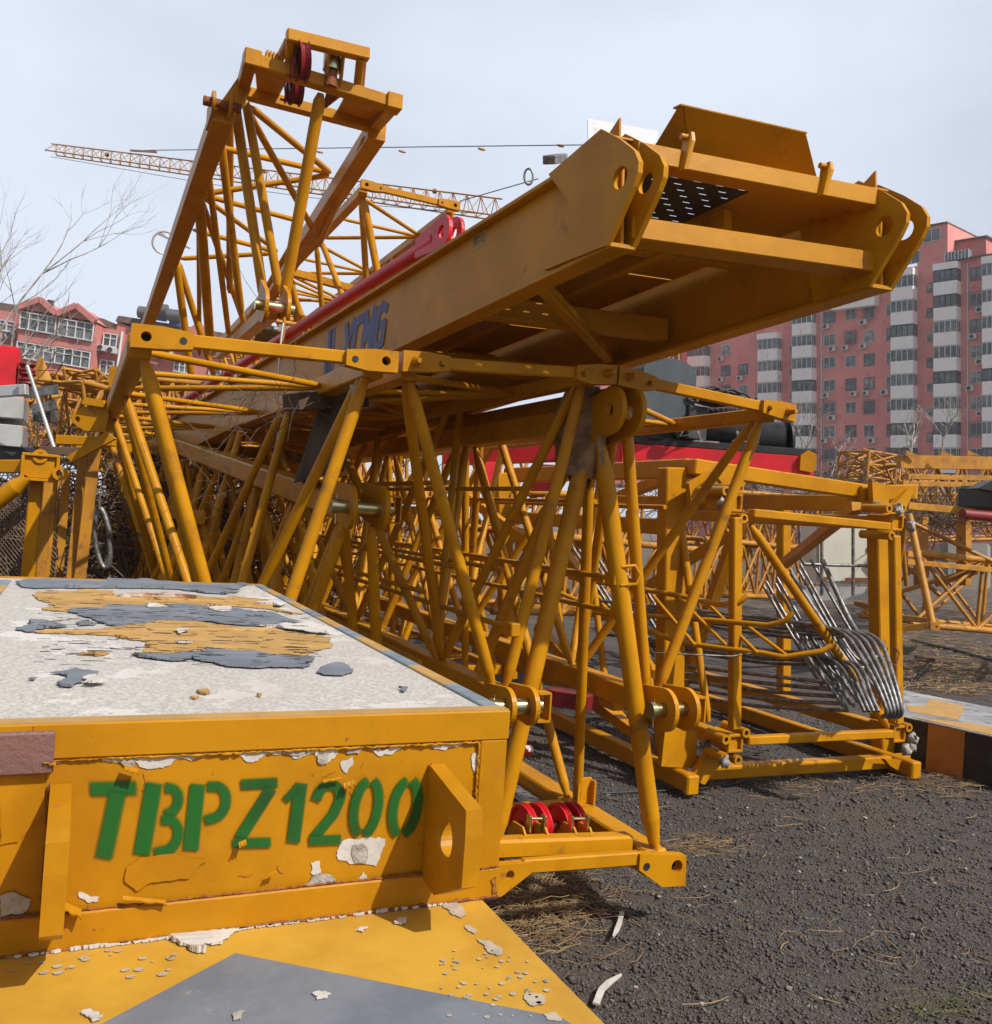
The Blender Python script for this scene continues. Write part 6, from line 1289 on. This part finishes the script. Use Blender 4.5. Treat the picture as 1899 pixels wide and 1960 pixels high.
# ---------------- left cluster ----------------
DL = 6.0
rm_ = thing('hoist_trolley', 'bright red machine with stacked sheaves at the left edge', 'machine', PD(20, 740, DL))
m = MB(); m.frame(PD(-12, 705, DL+.3), X_*.16, Y_*.2, Z_*.14, .01); m.out('red_body', RED, rm_)
for y in (704, 722, 740): m = MB(); c = PD(52, y, DL+.2); m.disc_ring(c, Z_, [(0.0, -.02), (.03, -.018), (.05, -.03), (.055, -.02), (.035, 0), (.055, .02), (.05, .03), (0.0, .02)], 20); m.out('sheave', DRED, rm_)
al = thing('aluminium_box', 'stack of pale aluminium box sections at the left edge', 'metal box', PD(40, 830, DL))
for (x0, y0, x1, y1) in ((-60, 763, 52, 806), (-60, 815, 50, 858)): m = MB(); m.frame(PD((x0+x1)/2, (y0+y1)/2, DL+.4), (X_*.93-Z_*.0)*((x1-x0)/2*(DL)/FPX), Y_*.35, Z_*((y1-y0)/2*DL/FPX), .006); m.out('box_section', ALU, al)
m = MB(); m.frame(PD(15, 870, DL+.5), X_*.25, Y_*.4, Z_*.05, .006); m.out('dark_base', DKST, al)
for pts in (((50, 748, 40), (112, 742, 37)), ((62, 778, 30), (108, 772, 26))):
    m = MB(); (xa, ya, _), (xb, yb_, _) = pts; m.ngon([PD(xa, ya+14, DL-.1), PD(xb, yb_+12, DL-.1), PD(xb-1, yb_-6, DL-.1), PD(xa, ya-4, DL-.1)], FF, .02); m.out('flat_strip', GALV, al)
m = MB(); m.beam(PD(-30, 752, DL-.2), PD(52, 746, DL-.2), .05, .07); m.out('flat_bar', ALU, al)
m = MB(); m.beam(PD(70, 795, DL), PD(105, 798, DL), .1, .08); m.out('channel_end', GALV, al)
m = MB(); m.tube(PD(52, 700, DL-.3), PD(107, 868, DL-.5), .012, 6); m.out('cable_strap', ALU, al)
m = MB(); m.beam(PD(70, 862, 5.4), PD(150, 864, 5.6), .06, .05); m.out('wood_plank', WOOD, label='short grey plank on top of the left joint casting', category='plank')
lm = thing('mast_section', 'weathered mast section with square joint casting and two eyes at the left', 'mast section', PD(90, 1000, 4.8))
def px4(x, y, d=4.8): return PD(x, y, d)
m = MB(); m.frame(px4(77, 895, 4.95), X_*.088, Y_*.1, Z_*.068, .012)
for dx, dz, lx, lz in ((0, .066, .09, .008), (0, -.066, .09, .008), (.084, 0, .008, .06), (-.084, 0, .008, .06)): m.frame(px4(77, 895, 4.86)+T_(dx, 0, dz), X_*lx, Y_*.02, Z_*lz, .003)
m.out('joint_casting', YEL, lm)
for x, y in ((77, 873), (115, 906)): m = MB(); m.disc_ring(px4(x, y, 4.85), Y_, [(0.02, 0), (0.038, 0), (0.038, .06), (.02, .06)], 20); m.out('pin_eye', YEL, lm)
m = MB(); m.beam(px4(70, 920, 4.95), px4(52, 1120, 4.95), .068, .07, up=Y_, bev=.008); m.out('post', YEL, lm)
for x, d in ((95, 5.3), (104, 5.7), (110, 6.1)): m = MB(); m.beam(PD(x, 900, d), PD(x-18, 1110, d), .05, .05, up=Y_); m.out('post', YEL2, lm)
m = MB(); m.beam(px4(-40, 893, 5), px4(50, 893, 4.95), .07, .07); m.out('cross_bar', YEL, lm); MB().strut(px4(52, 915), px4(-60, 1000), .045, 12).out('diagonal_pipe', YEL, lm)
lp_ = thing('steel_posts', 'two weathered square steel posts standing right of the mesh at left', 'steel post', PD(170, 1000, 6))
for (x0, y0, x1, y1, d, w_) in ((183, 850, 152, 1115, 5.8, .07), (160, 860, 135, 1110, 6.4, .06), (128, 900, 112, 1110, 6.8, .06)): m = MB(); m.beam(PD(x0, y0, d), PD(x1, y1, d), w_, w_, up=Y_); m.out('post', YEL2, lp_)
bk = thing('lug_bracket', 'yellow holed bracket with triangular cut-out left of the dark chord', 'bracket', PD(180, 800, 5.6))
m = MB(); m.ngon([PD(x, y, 5.7) for x, y in ((140, 808), (165, 825), (205, 828), (215, 775), (160, 780), (140, 795))], FF, .05, hole=(PD(152, 803, 5.7), .018)); m.out('holed_plate', YEL, bk)
m = MB(); m.ngon([PD(x, y, 5.7) for x, y in ((164, 775), (208, 782), (205, 768), (170, 762))], FF, .12); m.out('top_plate', YEL, bk); m = MB(); m.ngon([PD(x, y, 5.5) for x, y in ((128, 875), (140, 885), (222, 840), (205, 826))], FF, .03); m.out('slanted_plate', YEL, bk)
m = MB(); m.ngon([PD(x, y, 5.4) for x, y in ((210, 742), (225, 742), (226, 702), (212, 702))], FF, .04); m.out('upright_plate', YEL, bk)
m = MB(); m.beam(PD(110, 842, 6), PD(220, 846, 6), .06, .06); m.out('yellow_ledge', YEL, bk)
# diamond mesh panel
ms2 = thing('mesh_panel', 'rusty diamond mesh panel behind the left mast posts', 'mesh panel', PD(30, 1020, 5.6)); m = MB()
for i in range(-14, 18):
    x = -40+i*8; 
    for dx in (150, -150):
        p0, p1 = [x, 930], [x+dx, 1115]
        ts = [t for t in [k/12 for k in range(13)] if -50 < p0[0]+dx*t < 115]
        if len(ts) > 1: m.tube(PD(p0[0]+dx*ts[0], 930+185*ts[0], 5.7+.004*(dx > 0)), PD(p0[0]+dx*ts[-1], 930+185*ts[-1], 5.7+.004*(dx > 0)), .0045, 4)
m.out('mesh', VINE, ms2)
# heap of white and brown litter behind, dried brush
def tangle(name, lab, c, sx, sy, sz, n, mt, r=.006, ln=.5, cat='dry brush'):
    m = MB(); c = Vector(c)
    for i in range(n):
        p = c+Vector((random.gauss(0, sx), random.gauss(0, sy), random.gauss(0, sz))); d = Vector((random.gauss(0, 1), random.gauss(0, 1), random.gauss(0, .6))).normalized()*ln*random.uniform(.3, 1); pts = [p]
        for k in range(4): d += Vector((random.gauss(0, 1), random.gauss(0, 1), random.gauss(0, 1)))*ln*.25; pts.append(pts[-1]+d*.3)
        m.path(pts, r*random.uniform(.5, 1), 3)
    m.out(name, mt, kind='stuff', label=lab, category=cat)
tangle('dry_brush', 'tangled dry brush filling the gap left of the lattice heap', PD(240, 1000, 9), 1.2, .8, .4, 1500, VINE, .008, .7)
tangle('dry_brush', 'dry brush behind the mesh panel at the far left', PD(30, 1040, 8), 1.0, .8, .3, 900, VINE, .008, .6)
tangle('dry_vines', 'dry vines hanging through the chords near the timber post', PD(530, 770, 4.6), .12, .3, .05, 70, VINE, .002, .22, 'dry vines')
tangle('dry_vines', 'dry vine stems trailing down the lattice left of the timber post', PD(430, 900, 5.2), .06, .3, .35, 60, VINE, .002, .3, 'dry vines')
tangle('dry_vines', 'withered creeper on the truss stack at right', PD(1790, 985, 13.5), .5, .3, .1, 420, VINE, .008, .3, 'dry vines')
tangle('dry_brush', 'dry hedge line behind the box frame', PD(1560, 965, 20), 3.0, 1.0, .35, 1200, VINE, .012, .6)
mr_ = thing('wheel_rim', 'grey metal hoop part leaning on dry brush at left', 'metal hoop', PD(200, 1030, 6.5)); m = MB(); m.path([PD(196+14*math.cos(t)+6*math.sin(t), 1030+58*math.sin(t), 6.5) for t in [2*math.pi*k/20 for k in range(20)]], .02, 6, True); m.out('hoop', GALV, mr_)
# far heaps of lattice sections (left)
random.seed(5)
for i, (x0, y0, x1, y1, d, w_, lab) in enumerate(((75, 745, 205, 775, 17, .6, 'far truss with a peaked end below the pink bay windows'), (60, 800, 230, 785, 16, .6, 'far truss lying level behind the aluminium boxes'), (150, 735, 240, 800, 15, .5, 'far truss tilted down towards the lug bracket'), (220, 790, 420, 800, 14, 1.0, 'far truss glimpsed through the near lacing bars'), (90, 800, 330, 850, 13, 1.1, 'lower far truss beside the bracket'), (240, 880, 620, 900, 13, 1.0, 'far truss low in the dark centre of the heap'), (620, 880, 980, 905, 13, 1.1, 'far truss behind the timber post at eye level'), (700, 1000, 1180, 1020, 11, 1.0, 'far truss on the ground behind the striped rods'), (900, 1085, 1300, 1110, 10.5, .9, 'low pile truss lit by the sun behind the big post'), (420, 1020, 800, 1050, 11, 1.0, 'far truss behind the leaning braces'), (1330, 990, 1560, 1000, 17, 1.0, 'far truss left of the cream cabinet'), (1300, 1080, 1530, 1095, 15, .9, 'far truss on the ground beyond the steel rails'))):
    r_ = thing('lattice_truss', lab, 'truss', PD((x0+x1)/2, (y0+y1)/2, d), 'far lattice trusses'); simple_mast(r_, PD(x0, y0, d), PD(x1, y1, d+2.5), w_, 7, .045, YEL2 if i > 4 else YFAR)
# row of yellow spear-like truss ends below the left building
sp = thing('lattice_truss', 'fan of slim upright yellow tubes meeting at a peak below the pink building', 'truss', PD(80, 740, 14), 'far lattice trusses')
for i in range(9): m = MB(); m.tube(PD(78, 685, 14+.25*i), PD(50+i*7, 752, 14+.25*i), .035, 6); m.out('tube', YFAR, sp)
for i in range(6): m = MB(); m.tube(PD(196, 718, 14+.25*i), PD(160+i*4, 770, 14+.25*i), .035, 6); m.out('tube', YFAR, sp)
# grey channel pile far in the middle and silver panels
m = MB(); m.beam(PD(240, 878, 8.5), PD(330, 884, 9), .2, .1); m.beam(PD(245, 905, 8.5), PD(330, 908, 9), .2, .1); m.out('steel_channel', GALV, label='two pale steel channels seen between the leaning tubes at left', category='steel channel')
sc_ = thing('scaffold_tubes', 'bundle of bright silver tubes lying above the end bar left of the lettering', 'metal tubes', PD(530, 635, 10))
for i in range(6): m = MB(); m.tube(PD(490, 628+i*5, 10+.1*i), PD(575, 634+i*4, 10.3), .035, 8); m.out('tube', GALV, sc_)
m = MB(); m.beam(PD(535, 628, 9.9), PD(560, 632, 9.9), .1, .09); m.out('white_box', ALU, sc_)
# ---------------- bare trees ----------------
def tree(lab, base, h, r, seed, lean=(0, 0), depth=6, mt=BARK, grp=None, spread=.5):
    random.seed(seed); t_ = thing('bare_tree', lab, 'tree', base, grp); trunk = MB(); crown = MB()
    def grow(p, d, l, rad, lv):
        pts = [p]; n = 4
        for k in range(n): d = (d+Vector((random.gauss(0, .09), random.gauss(0, .09), random.gauss(0, .05)+.03))).normalized(); pts.append(pts[-1]+d*l/n)
        (trunk if lv == 0 else crown).path(pts, [rad*(1-.45*k/n) for k in range(n+1)], 6 if lv < 2 else 3)
        if lv >= depth: return
        for k in range(random.choice((2, 3)) if lv else 5):
            t = random.uniform(.45, 1.0); i = min(n, int(t*n)+1) if lv else random.choice((2, 3, 4)); e = (d+Vector((random.gauss(0, spread), random.gauss(0, spread), random.gauss(0.1, spread*.6)))).normalized()
            grow(pts[i], e, l*random.uniform(.55, .8), rad*.55, lv+1)
    grow(Vector(base), Vector((lean[0], lean[1], 1)).normalized(), h*.38, r, 0)
    trunk.out('trunk', mt, t_); crown.out('crown', mt, t_)
tree('tall bare tree at the left edge rising over the pink building', PD(-85, 900, 24)-Z_*0, 8.8, .07, 3, (-.02, 0), 5, spread=.34)
tree('lower bare tree with drooping twigs in front of the left building', PD(-40, 800, 18), 3.6, .045, 9, (.35, 0), 4, spread=.5)
for i, (x, y, h) in enumerate(((1530, 905, 3.4), (1745, 880, 2.8), (1800, 880, 3.0), (1590, 900, 2.2))):
    tree(['bare sapling right of the winch drum', 'bare sapling above the stacked I-beam fins', 'second sapling rising over the right truss stack', 'small bare sapling before the pink block'][i], PD(x, y+14, 34), h, .05, 20+i, (0, 0), 4, mt=BARK, grp='bare saplings along the yard edge')
# ---------------- small things on the gravel ----------------
random.seed(31)
def gp(x, y): p = PZ(x, y, 0.0); return Vector((p.x, p.y, gh(p.x, p.y)+.01))
can = thing('drink_can', 'white and red drink can lying in shade beside the near block', 'drink can', gp(1002, 1438)); c = PD(998, 1437, 5.0); m = MB(); m.tube(c-X_*.05, c+X_*.055, .03, 16); m.out('can_body', mat('can_white', (.6, .6, .58), .35, dirt=(.5, .03, .04), dscale=18, dlo=.5, dhi=.53), can); m = MB(); m.tube(c+X_*.055, c+X_*.062, .03, 16, .026); m.out('can_rim', ALU, can)
def strip_(lab, pts, w_):
    m = MB(); P = [gp(*p)+Z_*(.012+.006*i) for i, p in enumerate(pts)]; vs = []
    for i, p in enumerate(P):
        d = (P[min(i+1, len(P)-1)]-P[max(i-1, 0)]).normalized(); s = d.cross(Z_)*w_*(1 if i < len(P)-1 else .3); vs += [p-s, p+s, p+s+Z_*.008, p-s+Z_*.008]
    f = []
    for i in range(len(P)-1):
        a_ = i*4; f += [(a_, a_+1, a_+5, a_+4), (a_+3, a_+7, a_+6, a_+2), (a_+1, a_+2, a_+6, a_+5), (a_, a_+4, a_+7, a_+3)]
    m.add(vs, f+[(0, 3, 2, 1)]); m.out('paint_strip', PRIM, label=lab, category='paint strip')
strip_('upright white paint strip on the gravel near the block corner', [(1190, 1753), (1186, 1772), (1180, 1790), (1173, 1803)], .011); strip_('slanting white paint strip near the bottom edge of the gravel', [(1140, 1935), (1150, 1915), (1165, 1900), (1188, 1882)], .013)
def twigs(name, lab, n, fn, mt, r=.0022, ln=.16, flat=.12):
    m = MB()
    for i in range(n):
        x, y = fn(); p = gp(x, y); a_ = random.uniform(0, 6.28); l = ln*random.uniform(.25, 1.2); d = Vector((math.cos(a_), math.sin(a_), 0)); pts = [p+Z_*random.uniform(.004, .02)]; cv = random.uniform(-1, 1)
        for k in range(5): a_ += cv*.35; pts.append(pts[-1]+Vector((math.cos(a_), math.sin(a_), random.uniform(-flat, flat*1.15)))*l/5); pts[-1].z = max(pts[-1].z, gh(pts[-1].x, pts[-1].y)+.008)
        m.path(pts, r*random.uniform(.5, 1.3), 4)
    m.out(name, mt, kind='stuff', label=lab, category='dry stalks')
G_ = random.gauss
twigs('dry_stalks', 'tangle of dry stalks on the gravel at the block corner', 330, lambda: (G_(1030, 38), G_(1755, 32)), ROPE, .0016, .3, .35)
twigs('dry_stalks', 'dry stalks caught under the near foot bar', 150, lambda: (G_(1060, 60), G_(1710, 22)), ROPE, .0015, .3, .4)
twigs('dry_grass', 'patch of straw beside the near foot plate', 150, lambda: (G_(1340, 45), G_(1618, 9)), ROPE, .0016, .14)
twigs('dry_stalks', 'scattered dry stalks over the gravel', 75, lambda: (random.uniform(1150, 1890), random.uniform(1540, 1950)), ROPE, .002, .22)
twigs('dry_stalks', 'loose straw along the bottom of the frame bars', 150, lambda: (random.uniform(1330, 1880), G_(1512, 14)), ROPE, .002, .2)
twigs('dry_stalks', 'straw beside the striped block', 120, lambda: (G_(1820, 40), G_(1500, 15)), ROPE, .002, .22)
twigs('dry_grass', 'sparse grass near the lower right corner', 90, lambda: (G_(1800, 60), G_(1935, 18)), mat('green_blades', (.12, .14, .04), .9), .0012, .09, .4)
twigs('dry_stalks', 'straw and litter over the far part of the yard', 700, lambda: (random.uniform(1720, 1899), random.uniform(1150, 1330)), ROPE, .006, .5)
lit = MB()
for i in range(70):
    x, y = random.uniform(1180, 1899), random.uniform(1160, 1950); p = gp(x, y); s = random.uniform(.003, .010)*(1+(1950-y)/500); patch(lit, [p+Vector((s*math.cos(k)*random.uniform(.6, 1.3), s*math.sin(k), .012)) for k in range(5)], (0, 0, 1), 0, depth=1, lift=.01, th=.004)
lit.out('litter', CONC, kind='stuff', label='pale chips and paper scraps scattered on the gravel', category='litter')
hl_ = thing('hose', 'dark hose snaking across the yard behind the box frame', 'hose', gp(1800, 1240)); m = MB(); m.path([gp(1745, 1228)+Z_*.03, gp(1790, 1240)+Z_*.03, gp(1830, 1248)+Z_*.03, gp(1870, 1262)+Z_*.03, gp(1930, 1275)+Z_*.03], .03, 6); m.out('tube', BLK, hl_)
m = MB(); m.beam(gp(1752, 1265)+Z_*.04, gp(1788, 1268)+Z_*.04, .1, .06); m.out('timber_offcut', WOOD, label='brown timber offcut on the ground right of the tall post', category='timber')
cbk = MB(); cbk.path([gp(1150, 1528)+Z_*.01, gp(1230, 1522)+Z_*.01, gp(1330, 1512)+Z_*.01, gp(1450, 1500)+Z_*.01], .008, 6); cbk.out('ground_cable', BLK, label='thin dark cable on the gravel behind the near foot', category='cable')
# wires and ties round the posts
m = MB(); m.path([PY(1228, 1248, 5.3), PY(1300, 1252, 5.0), PY(1400, 1256, 4.95), PY(1440, 1250, 5.0)], .005, 5); m.out('tie_wire', GALV, label='thin tie wire stretched between the tall posts', category='wire')
m = MB(); m.path([PY(1700, 1240, 4.9), PY(1690, 1262, 4.85), PY(1716, 1275, 4.85), PY(1722, 1250, 4.9), PY(1712, 1238, 4.9)], .006, 5); m.out('rusty_wire', RUST, label='rusty wire loop round the right hand post', category='wire')

# ---------------- air: light haze over the far blocks ----------------
hz_ = MB().box(-95, 190, -12, 230, -1.0, 75)
def haze():
    m = bpy.data.materials.new('haze'); m.use_nodes = True; t = m.node_tree; t.nodes.clear(); o = N(t, 'ShaderNodeOutputMaterial'); v = N(t, 'ShaderNodeVolumePrincipled')
    v.inputs['Color'].default_value = (0.93, 0.95, 1.0, 1); v.inputs['Density'].default_value = 0.0006; v.inputs['Anisotropy'].default_value = 0.2; t.links.new(v.outputs[0], o.inputs['Volume']); return m
hz_.out('haze', haze(), kind='stuff')
